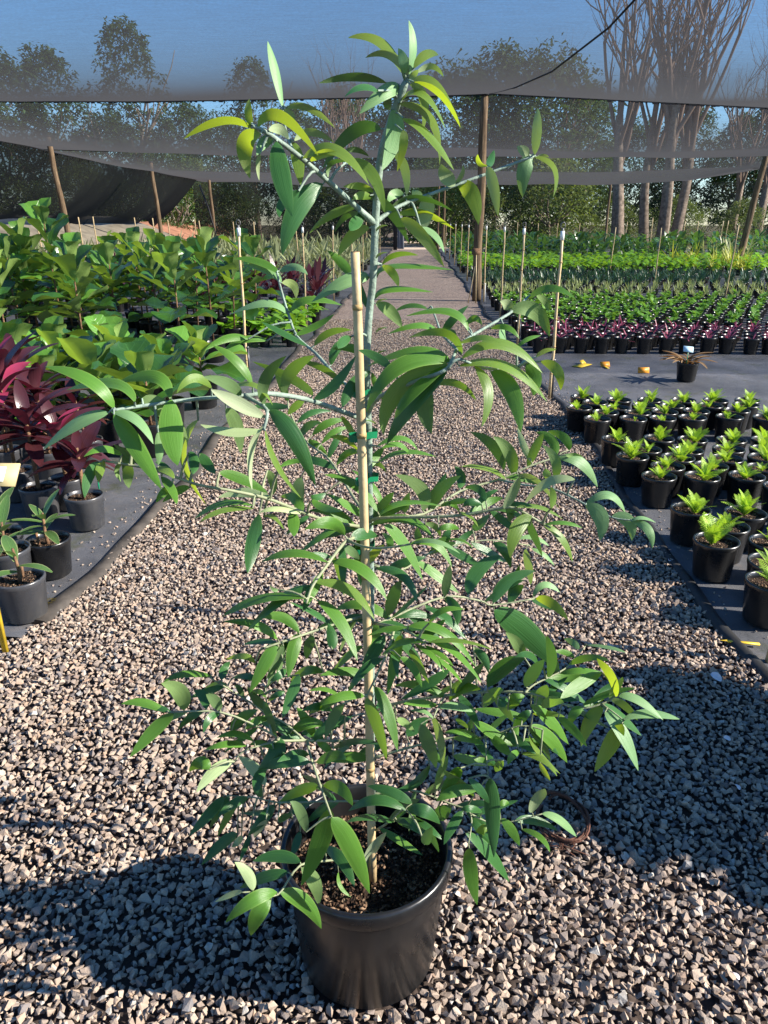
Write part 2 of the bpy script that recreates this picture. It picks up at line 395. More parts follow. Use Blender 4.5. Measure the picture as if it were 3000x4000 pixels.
def mat_sheet(name, edge, outer, y0):
    V = []; F = []; ys = [y0+.11*i for i in range(80)]; ys += [ys[-1]+.6*(i+1) for i in range(62)]
    n = 26
    for y in ys:
        for i in range(n+1):
            t = i/n; x = edge(y)+(outer-edge(y))*t**2.2
            V.append((x, y, .005+.004*(wob(x*2, y*2)+1)*min(1, t*12)))
    for j in range(len(ys)-1):
        for i in range(n):
            a = j*(n+1)+i; q = (a, a+1, a+n+2, a+n+1)
            F.append(q if outer > 0 else q[::-1])
    tag(obj(name, mesh(name, V, F, M['mat'])), kind='structure')
mat_sheet('weed_mat', edge_left, -24, 2.42)
mat_sheet('weed_mat', edge_right, 30, 2.28)

# ---- gravel stones: a few hull shapes, scattered in numpy
def hull(npts, seed):
    r = random.Random(seed); bm = bmesh.new()
    for _ in range(npts):
        v = Vector((r.uniform(-1, 1), r.uniform(-1, 1), r.uniform(-1, 1))); v = v/max(abs(v.x), abs(v.y), abs(v.z))*r.uniform(.7, 1.0)*(1.0/v.normalized().length)*.82
        bm.verts.new((v.x*r.uniform(.95, 1.25), v.y, v.z*.78))
    res = bmesh.ops.convex_hull(bm, input=bm.verts)
    bmesh.ops.delete(bm, geom=[g for g in set(res['geom_interior']+res['geom_unused']) if isinstance(g, bmesh.types.BMVert)], context='VERTS')
    bmesh.ops.triangulate(bm, faces=bm.faces); bmesh.ops.recalc_face_normals(bm, faces=bm.faces)
    bm.verts.index_update()
    v = np.array([p.co[:] for p in bm.verts]); f = np.array([[q.index for q in p.verts] for p in bm.faces]); bm.free()
    return v, f
SH_HI = [hull(10, 100+i) for i in range(24)]; SH_LO = [hull(8, 200+i) for i in range(16)]
def rotmats(n):
    q = rng.normal(size=(n, 4)); q /= np.linalg.norm(q, axis=1)[:, None]
    w, x, y, z = q.T
    return np.stack([np.stack([1-2*(y*y+z*z), 2*(x*y-z*w), 2*(x*z+y*w)], 1), np.stack([2*(x*y+z*w), 1-2*(x*x+z*z), 2*(y*z-x*w)], 1),
                     np.stack([2*(x*z-y*w), 2*(y*z+x*w), 1-2*(x*x+y*y)], 1)], 1)
def stone_cloud(P, S, shapes):
    VV = []; FF = []; off = 0; pick = rng.integers(0, len(shapes), len(P))
    for k, (v, f) in enumerate(shapes):
        ix = np.where(pick == k)[0]
        if not len(ix): continue
        r = rotmats(len(ix))
        w = np.einsum('nij,vj->nvi', r, v)*S[ix][:, None, None]; w[:, :, 2] *= .85
        w += P[ix][:, None, :]
        VV.append(w.reshape(-1, 3)); FF.append((f[None]+(np.arange(len(ix))*len(v))[:, None, None]+off).reshape(-1, 3)); off += len(ix)*len(v)
    return np.concatenate(VV), np.concatenate(FF)
def grid_pts(x0, x1, y0, y1, s, zmax):
    gx, gy = np.meshgrid(np.arange(x0, x1, s), np.arange(y0, y1, s))
    p = np.stack([gx.ravel(), gy.ravel(), np.zeros(gx.size)], 1)
    p[:, :2] += rng.uniform(-.48, .48, (len(p), 2))*s
    p[:, 2] = rng.uniform(-.003, zmax, len(p)); return p
def keep_path(p, y_mat_l=2.42, y_mat_r=2.28):
    el = np.array([edge_left(y) for y in p[:, 1]]); er = np.array([edge_right(y) for y in p[:, 1]])
    m = ((p[:, 1] < y_mat_l) | (p[:, 0] > el-.01)) & ((p[:, 1] < y_mat_r) | (p[:, 0] < er+.01))
    dpot = np.hypot(p[:, 0]+.085, p[:, 1]-1.165)
    return p[m & (dpot > .14)]
def in_frame(p, m=1.06):
    d = p-np.array([0, 0, CAM_H]); fx = d[:, 0]*math.cos(YAW)+d[:, 1]*math.sin(YAW); fy = -d[:, 0]*math.sin(YAW)+d[:, 1]*math.cos(YAW)
    dep = fy*math.cos(PITCH)-d[:, 2]*math.sin(PITCH)
    return np.abs(fx/dep) < .52*m
pa = keep_path(grid_pts(-2.3, 2.2, .45, 3.4, .0146, .013)); pa = pa[in_frame(pa, 1.35)]
pb = keep_path(grid_pts(-1.5, 1.35, 3.4, 12.5, .0175, .012))
sa = np.clip(rng.lognormal(math.log(.0100), .27, len(pa)), .006, .02); sb = np.clip(rng.lognormal(math.log(.0102), .24, len(pb)), .006, .017)
vis = in_frame(pa, .98) & (pa[:, 1] > .86)
order = np.argsort(pa[:, 1]-sa*22+(~vis)*100)
near = order[:300]; rest = np.setdiff1d(np.arange(len(pa)), near)
va, fa = stone_cloud(pa[rest], sa[rest], SH_HI); vb, fb = stone_cloud(pb, sb, SH_LO)
# strays on the mats next to the edging
ps = []
for _ in range(420):
    y = random.uniform(2.5, 8)
    side = random.random() < .5
    d = random.expovariate(9)
    ps.append((edge_left(y)-.05-d, y, .012) if side else (edge_right(y)+.05+d*.6, y, .012))
ps = np.array(ps); vs, fs = stone_cloud(ps, np.full(len(ps), .0075)*rng.uniform(.6, 1.3, len(ps)), SH_LO)
Vn = np.concatenate([va, vb, vs]); Fn = np.concatenate([fa, fb+len(va), fs+len(va)+len(vb)])
me = bpy.data.meshes.new('gravel'); me.vertices.add(len(Vn)); me.vertices.foreach_set('co', Vn.astype(np.float32).ravel())
me.loops.add(Fn.size); me.loops.foreach_set('vertex_index', Fn.astype(np.int32).ravel())
me.polygons.add(len(Fn)); me.polygons.foreach_set('loop_start', np.arange(0, Fn.size, 3, dtype=np.int32))
me.materials.append(M['stone']); me.polygons.foreach_set('use_smooth', [False]*len(Fn)); me.update(calc_edges=True)
tag(obj('gravel', me, gravel_path), kind='stuff')
stone_me = [mesh('stone', v, [tuple(q) for q in f], M['stone'], smooth=False) for v, f in SH_HI]
for i in near:
    o = obj('stone', random.choice(stone_me), gravel_path, pa[i]); s = sa[i]
    o.scale = (s, s, s*.9); o.rotation_euler = (random.uniform(0, 6.3), random.uniform(0, 6.3), random.uniform(0, 6.3))

# ---- edging strips
def strip(name, label, edge, y0, y1, w, h, m, cat, dx=0):
    b = MB(); n = int((y1-y0)/.12); prof = [(-w/2, .002), (-w*.38, h*.8), (0, h), (w*.38, h*.8), (w/2, .002)]; V = []; F = []
    for i in range(n+1):
        y = y0+(y1-y0)*i/n; x = edge(y)+dx+.008*math.sin(y*9)
        for px, pz in prof: V.append((x+px*(1+.15*math.sin(y*3)), y, pz*(1+.25*math.sin(y*5.3))+.003))
    for i in range(n):
        for j in range(4): a = i*5+j; F.append((a, a+1, a+6, a+5))
    F.append((0, 1, 2, 3, 4)); F.append(tuple(n*5+4-j for j in range(5)))
    b.add(V, F); return tag(obj(name, b.mesh(name, M[m])), label, cat)
strip('edging_strip', 'brown rubber edging strip curving beside gravel below the left pots', edge_left, 2.52, 46, .075, .022, 'edging', 'edging', .012)
strip('edging_strip', 'thin black edging along gravel in front of the fern pots', edge_right, 2.2, 46, .05, .02, 'edging_dark', 'edging')

# ================================================================ shade house
YC = [15.8, 26.0, 36.0, 46.0]; ZC = 3.75
def cable_z(x, k):
    if k == 0:
        if x < 1.23: return ZC-.10*max(0, 1-abs(x+5.4)/6.6)**.5*1.0
        return ZC-.36*min(1, (x-1.23)/7.0)
    return ZC-.05-.14*math.sin(max(0, min(1, (x+12.3)/13.5))*math.pi) if x < 1.2 else ZC-.05-.16*math.sin(min(1, (x-1.2)/11.3)*math.pi)
def bay(x):
    t = (x-1.0)/13.3
    return max(0.0, 1-abs(t)**2.6)
def roof_panel(y0, y1, z0, z1, sag, seed, ny=36, nx=64, skew=.5, x0=-12.3, x1=15.0):
    V = []; F = []
    for j in range(ny+1):
        v = j/ny
        for i in range(nx+1):
            x = x0+(x1-x0)*i/nx
            s = math.sin(math.pi*v**skew)
            z = z0(x)*(1-v)+z1(x)*v-sag*s*bay(x)*(1+.10*math.sin(x*.55+seed))
            z += .016*math.sin(x*2.1+seed+v*3)*s
            V.append((x, y0+(y1-y0)*v, z))
    for j in range(ny):
        for i in range(nx): a = j*(nx+1)+i; F.append((a, a+1, a+nx+2, a+nx+1))
    return V, F
shade = thing('shade_house', 'black shade cloth roof on timber poles above the whole nursery', 'shade house', (0, 0, 0))
def roofpart(V, F): obj('shade_cloth', mesh('shade_cloth', V, F, M['net_roof']), shade)
V = []; F = []
for j in range(41):
    for i in range(65):
        x = -12.3+27.3*i/64; y = 7.3+(YC[0]-7.3)*j/40
        V.append((x, y, cable_z(x, 0)-.47*math.sin(math.pi*(YC[0]-y)/10.6)*(.9+.1*math.sin(x*.5))+.012*math.sin(x*2.3+y)*min(1, YC[0]-y)))
for j in range(40):
    for i in range(64): a = j*65+i; F.append((a, a+1, a+66, a+65))
roofpart(V, F)
roofpart(*roof_panel(YC[0], YC[1], lambda x: cable_z(x, 0)-.02, lambda x: cable_z(x, 1), .62, 1.2, skew=.72))
roofpart(*roof_panel(YC[1], YC[2], lambda x: cable_z(x, 1)-.02, lambda x: cable_z(x, 2), .86, 2.1, skew=.75))
roofpart(*roof_panel(YC[2], YC[3], lambda x: cable_z(x, 2)-.02, lambda x: 3.65, .30, 3.7))
for k in range(3):
    b = MB(); n = 110
    pts = [(-12.3+27.3*i/n, YC[k], cable_z(-12.3+27.3*i/n, k)-.004) for i in range(n+1)]
    tube(b, pts, .017 if k == 0 else .014, 5)
    if k == 0:                                     # hem scallops hanging from the cable
        for i in range(0, 260):
            x = -12.3+27.3*(i+random.uniform(-.3, .3))/260; w = random.uniform(.03, .07); z = cable_z(x, 0); h = random.uniform(.015, .045)
            b.add([(x-w, YC[0]-.02, z), (x+w, YC[0]-.02, z), (x+w*.6, YC[0]-.021, z-h), (x-w*.6, YC[0]-.021, z-h)], [(0, 1, 2, 3)])
    obj('cable', b.mesh('cable', M['cable']), shade)
b = MB(); tube(b, [(1.23, 15.78, 3.76), (1.42, 12.6, 3.36), (1.62, 10.5, 3.22), (1.85, 8.6, 3.28), (2.0, 7.3, 3.45)], .011, 5); obj('cable', b.mesh('cable', M['cable']), shade)

def post(x, y, h, label, lean=0.0, r=.075, dark=False):
    t = thing('timber_post', label, 'post', (x, y, 0), random.uniform(0, 6), 'timber posts carrying the shade cloth')
    b = MB(); n = 9
    tube(b, [(lean*i/n+.012*math.sin(i*1.3+x), .010*math.cos(i*1.7+y), h*i/n) for i in range(n+1)], [r*(1.12-.26*i/n)*random.uniform(.96, 1.04) for i in range(n+1)], 10, rag=.03)
    obj('pole', b.mesh('pole', M['post']), t)
    c = MB(); tube(c, [(lean, 0, h-.03), (lean, 0, h+.012)], r*1.02, 10); tube(c, [(lean-.12, 0, h-.01), (lean+.12, 0, h-.015)], .016, 5)
    obj('pole_cap', c.mesh('pole_cap', M['cable']), t); t.rotation_euler[2] = 0
    return t
post(1.23, 15.82, 3.74, 'tall brown timber post beside the gravel path, nearest to camera', r=.085)
p = at_y(3000, 575, 26.0); q = on_z(2925, 1040, .0)
post(p.x-.35, 26.0, 3.68, 'dark timber post at the right edge leaning slightly outward', .35, .10)
for px, py, Y, lab, lean in ((185, 530, 23.2, 'leftmost pale post holding the side netting', -.28), (588, 632, 33.5, 'second pale post from the left along the side netting', -.2),
                             (815, 690, 43.5, 'third pale post from the left, by the far netting corner', -.12)):
    p = at_y(px, py, Y); post(p.x-lean, Y, p.z, lab, lean, .085)
for px, py, lab in ((1716, 705, 'thin far post left of a pair beside the path end'), (1738, 712, 'thin far post right of a pair beside the path end'), (2387, 704, 'slim far post standing before the tree trunks')):
    p = at_y(px, py, 45.6); post(p.x, 45.6, p.z, lab, 0, .07)
p = at_y(1545, 715, 45.8)
df = thing('door_frame', 'dark upright frame with grey fabric at the path end', 'door frame', (p.x, 45.8, 0))
b = MB(); box(b, (0, 0, p.z/2), (.22, .12, p.z)); obj('upright', b.mesh('upright', M['darkframe']), df)
b = MB(); V, F = rect(.13, -.02, .62, 0, 0); 
for i in range(9): pass
V = []; F = []
for j in range(13):
    for i in range(7): V.append((.12+.4*i/6*(1-.45*(j/12)**2), -.08+.05*math.sin(i*2.1+j*.2), .05+(p.z-.1)*j/12*.62))
for j in range(12):
    for i in range(6): a = j*7+i; F.append((a, a+1, a+8, a+7))
b.add(V, F); obj('curtain', b.mesh('curtain', simple('grey_curtain', (.16, .17, .19), .8, .2)), df)

# left bank with tarp, side netting
def bankz(x): 
    t = max(0, min(1, (-9.6-x)/6.0)); return 1.75*t*t*(3-2*t)
V = []; F = []; nx, ny = 40, 70
for j in range(ny+1):
    for i in range(nx+1):
        x = -9.6-(22*(i/nx)**1.4); y = 10+30.5*j/ny
        V.append((x, y, bankz(x)*(.93+.07*math.sin(y*.7))+.05*wob(x, y, .8)*min(1, i/5)+.02+.03*math.sin(y*3.1+x*1.2)*min(1, i/6)))
for j in range(ny):
    for i in range(nx): a = j*(nx+1)+i; F.append((a+1, a, a+nx+1, a+nx+2))
tag(obj('tarp', mesh('tarp', V, F, M['tarp'])), 'beige wrinkled tarp covering the bank behind the left plants', 'tarp')
V = []; F = []
for j in range(31):
    for i in range(21):
        x = -7.6-(26*(i/20)**1.4); y = 40.2+22*j/30
        V.append((x, y, bankz(x+1.9)*.85+.08*wob(x, y, .9)+.015))
for j in range(30):
    for i in range(20): a = j*21+i; F.append((a+1, a, a+21, a+22))
tag(obj('earth_bank', mesh('earth_bank', V, F, M['earth'])), kind='structure')
side = thing('side_netting', 'black side netting hanging from the left roof edge to the bank', 'netting', (0, 0, 0))
V = []; F = []; nx, ny = 90, 22
for i in range(nx+1):
    y = 9+34.5*i/nx; 
    k = (y-23.2)/10.2; dip = .12*abs(math.sin(math.pi*k))
    top = Vector((-11.95, y, 3.72-dip)); ph = abs(math.sin(math.pi*k))
    bot = Vector((-14.6+.9*ph, y+.8*math.sin(math.pi*k*2), 1.28+.30*ph+.12*math.sin(y*.8)))
    for j in range(ny+1):
        v = j/ny; q = top.lerp(bot, v); q.z -= .34*math.sin(math.pi*v)*(.5+.5*ph); q.x += .05*math.sin(y*7+v*4)*(1-v)+.10*math.sin(y*1.9+v*5)*v
        V.append(q)
for i in range(nx):
    for j in range(ny): a = i*(ny+1)+j; F.append((a, a+ny+1, a+ny+2, a+1))
obj('net_sheet', mesh('net_sheet', V, F, M['net_side']), side)
b = MB(); tube(b, [(-11.95, 9+34.5*i/90, 3.73-.12*abs(math.sin(math.pi*(9+34.5*i/90-23.2)/10.2))) for i in range(91)], .016, 5)
for i in range(150):
    y = 14+29*i/150; z = 3.72-.12*abs(math.sin(math.pi*(y-23.2)/10.2)); h = random.uniform(.05, .2)
    b.add([(-11.94, y-.05, z), (-11.94, y+.05, z), (-12.05, y+.01, z-h)], [(0, 1, 2)])
obj('hem', b.mesh('hem', M['cable']), side)
b = MB(); tube(b, [(-12.0, 44.0, 3.4), (-11.4, 43.2, 2.2), (-10.9, 42.6, .6)], .05, 6); obj('net_roll', b.mesh('net_roll', M['cable']), side)
# far wall netting
def wall(name, label, x0, x1, z0, z1, m, yy=46.3):
    V = []; F = []; n, k = 40, 10
    for j in range(k+1):
        for i in range(n+1):
            x = x0+(x1-x0)*i/n; V.append((x, yy+.06*math.sin(x*2.3+j*.4)+.10*math.sin(j*.6), z0+(z1-z0)*j/k))
    for j in range(k):
        for i in range(n): a = j*(n+1)+i; F.append((a, a+1, a+n+2, a+n+1))
    return tag(obj(name, mesh(name, V, F, m)), label, 'netting')
wall('end_netting', 'dark dusty end netting left of the path opening', -13, p.x, .0, 3.7, M['net_wall'])
wall('end_netting', 'thin end netting in front of the trunks right of the path', 2.6, 26, .0, 3.6, M['net_thin'])

# ================================================================ trees behind
def blade(mb, p0, d, L, W, droop=.3, n=4, m=0, prof=None, cup=.0, twist=0.0, side=None):
    """one leaf strip; front faces look up"""
    p0 = Vector(p0); d = Vector(d).normalized()
    s = d.cross(Vector((0, 0, 1))) if side is None else side
    if s.length < .05: s = Vector((1, 0, 0))
    s = s.normalized()
    if twist: s = Quaternion(d, twist) @ s
    V = []; U = []; p = p0.copy(); dd = d.copy()
    for i in range(n+1):
        t = i/n
        w = W*(prof(t) if prof else (math.sin(math.pi*min(1, .08+t*.92))**.8))*.5
        nrm = s.cross(dd)
        if cup:
            V += [p-s*w+nrm*(cup*w), p.copy(), p+s*w+nrm*(cup*w)]; U += [(0, t), (.5, t), (1, t)]
        else:
            V += [p-s*w, p+s*w]; U += [(0, t), (1, t)]
        dd = (dd+Vector((0, 0, -droop/n))).normalized(); p = p+dd*(L/n)
    c = 3 if cup else 2
    F = []
    for i in range(n):
        for j in range(c-1):
            a = i*c+j; F.append((a, a+1, a+c+1, a+c))
    mb.add(V, F, U, m)
def rdir(zmin=-1, zmax=1):
    z = random.uniform(zmin, zmax); a = random.uniform(0, 6.283); r = math.sqrt(max(0, 1-z*z)); return Vector((r*math.cos(a), r*math.sin(a), z))
def limb(mb, p, d, L, r, depth, tips, gnarl=.25, n=5, split=(2, 3), up=.12, m=0):
    pts = [Vector(p)]; d = Vector(d).normalized()
    for i in range(n):
        d = (d+rdir()*gnarl*.5+Vector((0, 0, up))).normalized(); pts.append(pts[-1]+d*(L/n))
    tube(mb, pts, [r*(1-.5*i/n) for i in range(n+1)], 6 if depth > 1 else 4, m, cap=False)
    tips.append((pts[-1], d))
    if depth > 0:
        for _ in range(random.randint(*split)):
            k = random.randint(n//2, n); q = (d+rdir()*.75).normalized()
            limb(mb, pts[k], q, L*random.uniform(.5, .8), r*.5*(1-.2*(k == n)), depth-1, tips, gnarl, max(3, n-1), split, up, m)
def leafy_tree(seed, H, W, trunk_h, nclump, per, leaf, mat, bushy=False):
    random.seed(seed); tb = MB(); tips = []
    limb(tb, (0, 0, -.1), (0, 0, 1), trunk_h, H*.016+.05, 0, tips, .12, 6)
    for _ in range(7): limb(tb, (0, 0, trunk_h*random.uniform(.45, .98)), rdir(.2, .9), H*.32, H*.008+.02, 1, tips, .3, 4)
    cb = MB(); z0 = trunk_h*.35 if not bushy else .0
    for _ in range(nclump):
        for _t in range(20):
            u = random.random(); z = z0+(H-z0)*u; rr = W*.5*math.sin(math.pi*min(1, .12+u*.86))**.6
            a = random.uniform(0, 6.283); r = rr*math.sqrt(random.random())
            if r > rr*.35: break
        c = Vector((r*math.cos(a), r*math.sin(a), z)); cs = random.uniform(.06, .13)*W
        for _l in range(per):
            q = c+rdir()*cs*random.random()**.4*Vector((1, 1, .7)).length*.7
            if q.z < 0: q.z = random.uniform(0, .4)
            L = leaf*random.uniform(.6, 1.4)
            blade(cb, q, rdir(-.5, .5), L, L*.55, .5, 1, 0, lambda t: .9 if t < .5 else .25, twist=random.uniform(-1, 1))
    return tb.mesh('trunk', M['trunk']), cb.mesh('crown', M[mat])
def bare_tree(seed, H, spread):
    random.seed(seed); tb = MB(); tips = []
    limb(tb, (0, 0, -.1), (random.uniform(-.1, .1), 0, 1), H*.45, H*.024+.06, 0, tips, .12, 6)
    cb = MB(); tips2 = []
    for i in range(9):
        f = random.uniform(.5, 1); base = Vector((0, 0, -.1)).lerp(tips[0][0], f)
        limb(cb, base, Vector((random.uniform(-1, 1)*spread, random.uniform(-1, 1)*spread, 1)), H*.36, H*.009, 3, tips2, .22, 4, (2, 3), .2)
    return tb.mesh('trunk', M['trunk']), cb.mesh('branches', M['baretwig'])
TREES = [leafy_tree(11, 13, 9, 5, 260, 34, .34, 'tree'), leafy_tree(12, 13, 7, 5, 230, 34, .32, 'tree'), leafy_tree(13, 13, 11, 4, 300, 34, .36, 'tree'), leafy_tree(14, 17, 6.5, 7, 200, 34, .34, 'tree')]
BUSH = [leafy_tree(21, 4.5, 5, 1.2, 200, 30, .17, 'tree_light', True), leafy_tree(22, 5, 4.5, 1.4, 190, 30, .17, 'tree', True), leafy_tree(23, 3.4, 5.5, 1, 120, 24, .14, 'tree_light', True)]
BARE = [bare_tree(31, 16, .5), bare_tree(32, 15, .35), bare_tree(33, 13, .7)]
random.seed(5)
def tree(px, Y, meshes, sc, name, label, cat, group, sxy=1.0, lean=0):
    p = at_y(px, 868, Y)
    t = thing(name, label, cat, (p.x, Y, 0), random.uniform(0, 6.28), group)
    t.scale = (sc*sxy, sc*sxy, sc); t.rotation_euler = (lean, lean*.6, t.rotation_euler[2])
    obj(meshes[0].name.split('.')[0], meshes[0], t); obj(meshes[1].name.split('.')[0], meshes[1], t)
trees = [(-260, 74, 2, .98), (60, 72, 0, 1.12), (255, 78, 1, 1.24), (455, 80, 2, .86), (580, 70, 3, .99), (740, 79, 0, .92), (880, 76, 2, .80), (1010, 68, 3, .80), (1180, 80, 1, .90), (1360, 74, 2, .92),
         (1560, 78, 0, .94), (1760, 73, 2, 1.05), (1930, 77, 0, 1.22), (2110, 71, 2, 1.10), (2270, 80, 1, 1.02), (2460, 84, 2, .82), (2650, 82, 0, .90), (2840, 84, 1, .86), (3010, 76, 2, .92), (3280, 80, 0, 1.0), (-520, 78, 1, 1.0), (3560, 74, 2, 1.0)]
side_w = lambda px: 'left of the plant' if px < 1400 else ('behind the middle' if px < 1800 else 'on the right')
tl = sorted(t[0] for t in trees)
for px, Y, k, s in trees:
    tree(px, Y, TREES[k], s, 'gum_tree', ('tall leafy gum tree seen through the netting, %s from the left' % od(tl.index(px))), 'tree', 'leafy trees behind the netting', lean=random.uniform(-.03, .03))
bares = [(2420, 50, 0, 1.05), (2525, 52, 1, 1.05), (2590, 50.5, 0, 1.12), (2640, 52, 1, 1.1), (2860, 61, 2, 1.0), (2960, 68, 1, 1.05), (1330, 66, 1, .82), (1395, 69, 1, .86), (2190, 70, 2, .95)]
bl = sorted(t[0] for t in bares)
for px, Y, k, s in bares:
    tree(px, Y, BARE[k], s, 'bare_tree', 'leafless tree with thin upright branches beyond the netting, %s from the left' % od(bl.index(px)), 'tree', 'bare trees behind the netting')
for i in range(30):
    px = -150+i*116+random.uniform(-30, 30)
    if 1560 < px < 1660: px += 110
    tree(px, random.uniform(53, 62), BUSH[[0, 1, 2, 1][i % 4]] if px < 2150 else BUSH[[0, 2][i % 2]], random.uniform(.75, 1.25)*(1 if px < 2150 else .62), 'bush', 'leafy bush beyond the far netting, %s from the left' % od(i), 'bush', 'bushes beyond the far netting')

# ================================================================ pots and nursery plants
random.seed(42)
def pot_mesh(rt, rb, h, soil, m, n=28):
    b = MB(); lip = rt*.07
    lathe(b, [(0, .004), (rb*.9, .003), (rb, .010), (rb+(rt-rb)*.80, h*.86), (rt-lip*.2, h*.875), (rt, h*.905), (rt+lip*.15, h*.96), (rt-lip*.1, h), (rt-lip*.75, h*1.0), (rt-lip*1.35, h*.985),
              (rb+(rt-rb)*.75-lip*1.1, soil*.98-.004)], n)
    return b.mesh('pot', M[m])
def soil_mesh(r, z, n=18, rings=5, amp=.006):
    V = [(0, 0, z)]; F = []
    for k in range(1, rings+1):
        for j in range(n):
            w = 6.283*j/n; q = r*k/rings; V.append((q*math.cos(w), q*math.sin(w), z+random.uniform(-amp, amp)+.004*(k == rings)))
    for j in range(n): F.append((0, 1+j, 1+(j+1) % n))
    for k in range(rings-1):
        for j in range(n): a = 1+k*n; F.append((a+j, a+n+j, a+n+(j+1) % n, a+(j+1) % n))
    return mesh('soil', V, F, M['soil'])
POT = pot_mesh(.096, .078, .178, .155, 'pot'); SOIL = soil_mesh(.089, .152)
POTG = pot_mesh(.098, .082, .18, .16, 'pot_grey'); SOILG = soil_mesh(.091, .155)
POTB = pot_mesh(.13, .105, .235, .2, 'pot'); SOILB = soil_mesh(.12, .2)
POTS = pot_mesh(.074, .060, .14, .125, 'pot', 14); SOILS = soil_mesh(.068, .122, 10, 2)
POTM = pot_mesh(.096, .074, .195, .172, 'pot', 18); SOILM = soil_mesh(.088, .170, 12, 3)
def potted(name, label, cat, loc, rz, group, pot, soil, s=1.0):
    t = thing(name, label, cat, loc, rz, group, s)
    obj('pot', pot, t); obj('soil', soil, t); return t
def put(o, phi, el, roll=0.0, s=1.0, loc=(0, 0, 0)):
    o.rotation_mode = 'QUATERNION'
    o.rotation_quaternion = Quaternion((0, 0, 1), phi) @ Quaternion((0, 1, 0), -el) @ Quaternion((1, 0, 0), roll)
    o.scale = (s, s, s); o.location = loc

# ---- ferns
def frond(seed):
    random.seed(seed); b = MB(); n = 15; droop = random.uniform(.5, 1.0)
    p = Vector((0, 0, 0)); d = Vector((1, 0, .15)).normalized(); ps = [p.copy()]; ds = [d.copy()]
    for i in range(n):
        d = (d+Vector((0, 0, -droop/n))).normalized(); p = p+d/n; ps.append(p.copy()); ds.append(d.copy())
    tube(b, ps[::3], [.012, .010, .008, .006, .004, .003][:len(ps[::3])], 3, cap=False)
    for i in range(1, n+1):
        t = i/n; L = .24*math.sin(math.pi*(.16+.80*t))**.9*random.uniform(.85, 1.1)
        for s in (-1, 1):
            dd = (Vector((0, s, 0))+ds[i]*.55+Vector((0, 0, .18))).normalized()
            blade(b, ps[i], dd, L, .052, .25, 3, 0, lambda q: [.75, 1, .7, .12][int(round(q*3))], side=ds[i]*s)
    blade(b, ps[-1], ds[-1], .06, .03, .1, 1)
    return b.mesh('frond', M['fern'])
FROND = [frond(60+i) for i in range(5)]
random.seed(43)
FERNS = [(325, 470, 170, 1.15), (395, 500, 150, .85), (300, 545, 175, .6), (585, 490, 170, 1.15), (560, 540, 180, .65), (490, 580, 185, .75), (430, 625, 190, .5), (810, 490, 170, 1.1), (770, 530, 160, .6),
         (695, 575, 190, 1.05), (690, 620, 190, .0), (1050, 495, 140, .95), (970, 530, 180, .9), (915, 575, 190, .7), (900, 620, 200, .35), (1280, 495, 170, 1.15), (1240, 530, 190, .55), (1140, 570, 195, .75), (1115, 620, 205, .4),
         (1510, 490, 170, 1.0), (1500, 525, 170, .95), (1435, 565, 195, .9), (1380, 610, 205, .6), (1650, 620, 190, 1.2), (565, 770, 200, .9), (870, 770, 210, 1.0), (780, 845, 170, .5), (695, 890, 230, 1.45), (1115, 775, 220, 1.2),
         (1080, 855, 220, .8), (1010, 910, 235, 1.2), (940, 970, 245, .95), (880, 1035, 255, .85), (1395, 775, 225, 1.05), (1375, 845, 230, .8), (1360, 915, 240, .9), (1245, 965, 250, .75), (1180, 1045, 260, 1.15), (1650, 775, 230, 1.2),
         (1645, 845, 235, 1.0), (1635, 910, 240, 1.1), (1620, 980, 245, .4), (1505, 1040, 265, .85), (1105, 1280, 295, 1.15), (1495, 1310, 305, 1.3), (1370, 1400, 315, .7), (1290, 1510, 335, 1.45), (1690, 1525, 330, .9), (1690, 1665, 340, .8), (1680, 1810, 330, 1.2),
         (1760, 1120, 270, 1.0), (1790, 1330, 300, 1.0), (1880, 1000, 250, .9), (1900, 1210, 280, 1.1), (1860, 620, 200, 1), (1870, 780, 220, .9)]
placed = []
for lx, ly, w, fs in FERNS:
    P = on_z(2100+lx*.5425, 1300+ly*.5425, .178); P.z = .012
    for _ in range(6):                               # pots stand side by side, never through each other
        for q, _f in placed:
            dv = Vector((P.x-q.x, P.y-q.y, 0))
            if dv.length < .199: P += dv.normalized()*(.2-dv.length) if dv.length > 1e-4 else Vector((.1, .1, 0))
    placed.append((P, fs))
rows = sorted(range(len(placed)), key=lambda i: placed[i][0].y); lab = {}
rown = []; cur = []
for i in rows:
    if cur and placed[i][0].y-placed[cur[0]][0].y > .19: rown.append(cur); cur = []
    cur.append(i)
rown.append(cur)
for r, cur in enumerate(rown):
    for k, i in enumerate(sorted(cur, key=lambda j: placed[j][0].x)): lab[i] = (r, k, len(cur))
def make_fern(fs, label, P):
    size = 'tiny' if fs < .5 else ('small' if fs < .8 else ('bushy' if fs > 1.1 else 'young'))
    t = potted('potted_fern', label % size, 'potted fern', P, random.uniform(0, 6.28), 'fern pots beside the path', POT, SOIL, random.uniform(.98, 1.02))
    t.rotation_euler[0] = random.uniform(-.02, .02)
    n = int(5+fs*8); ox, oy = random.uniform(-.02, .02), random.uniform(-.02, .02)
    for k in range(n):
        f = obj('frond', random.choice(FROND), t)
        put(f, k*2.4+random.uniform(-.3, .3), random.uniform(.75, 1.5), random.uniform(-.3, .3), (.045+.062*fs)*random.uniform(.75, 1.15), (ox+random.uniform(-.008, .008), oy, .153))
for i, (P, fs) in enumerate(placed):
    r, k, n = lab[i]
    make_fern(fs, '%s bright green fern in black pot, '+('%s from the path in the %s fern row' % (od(k), od(r))), P)

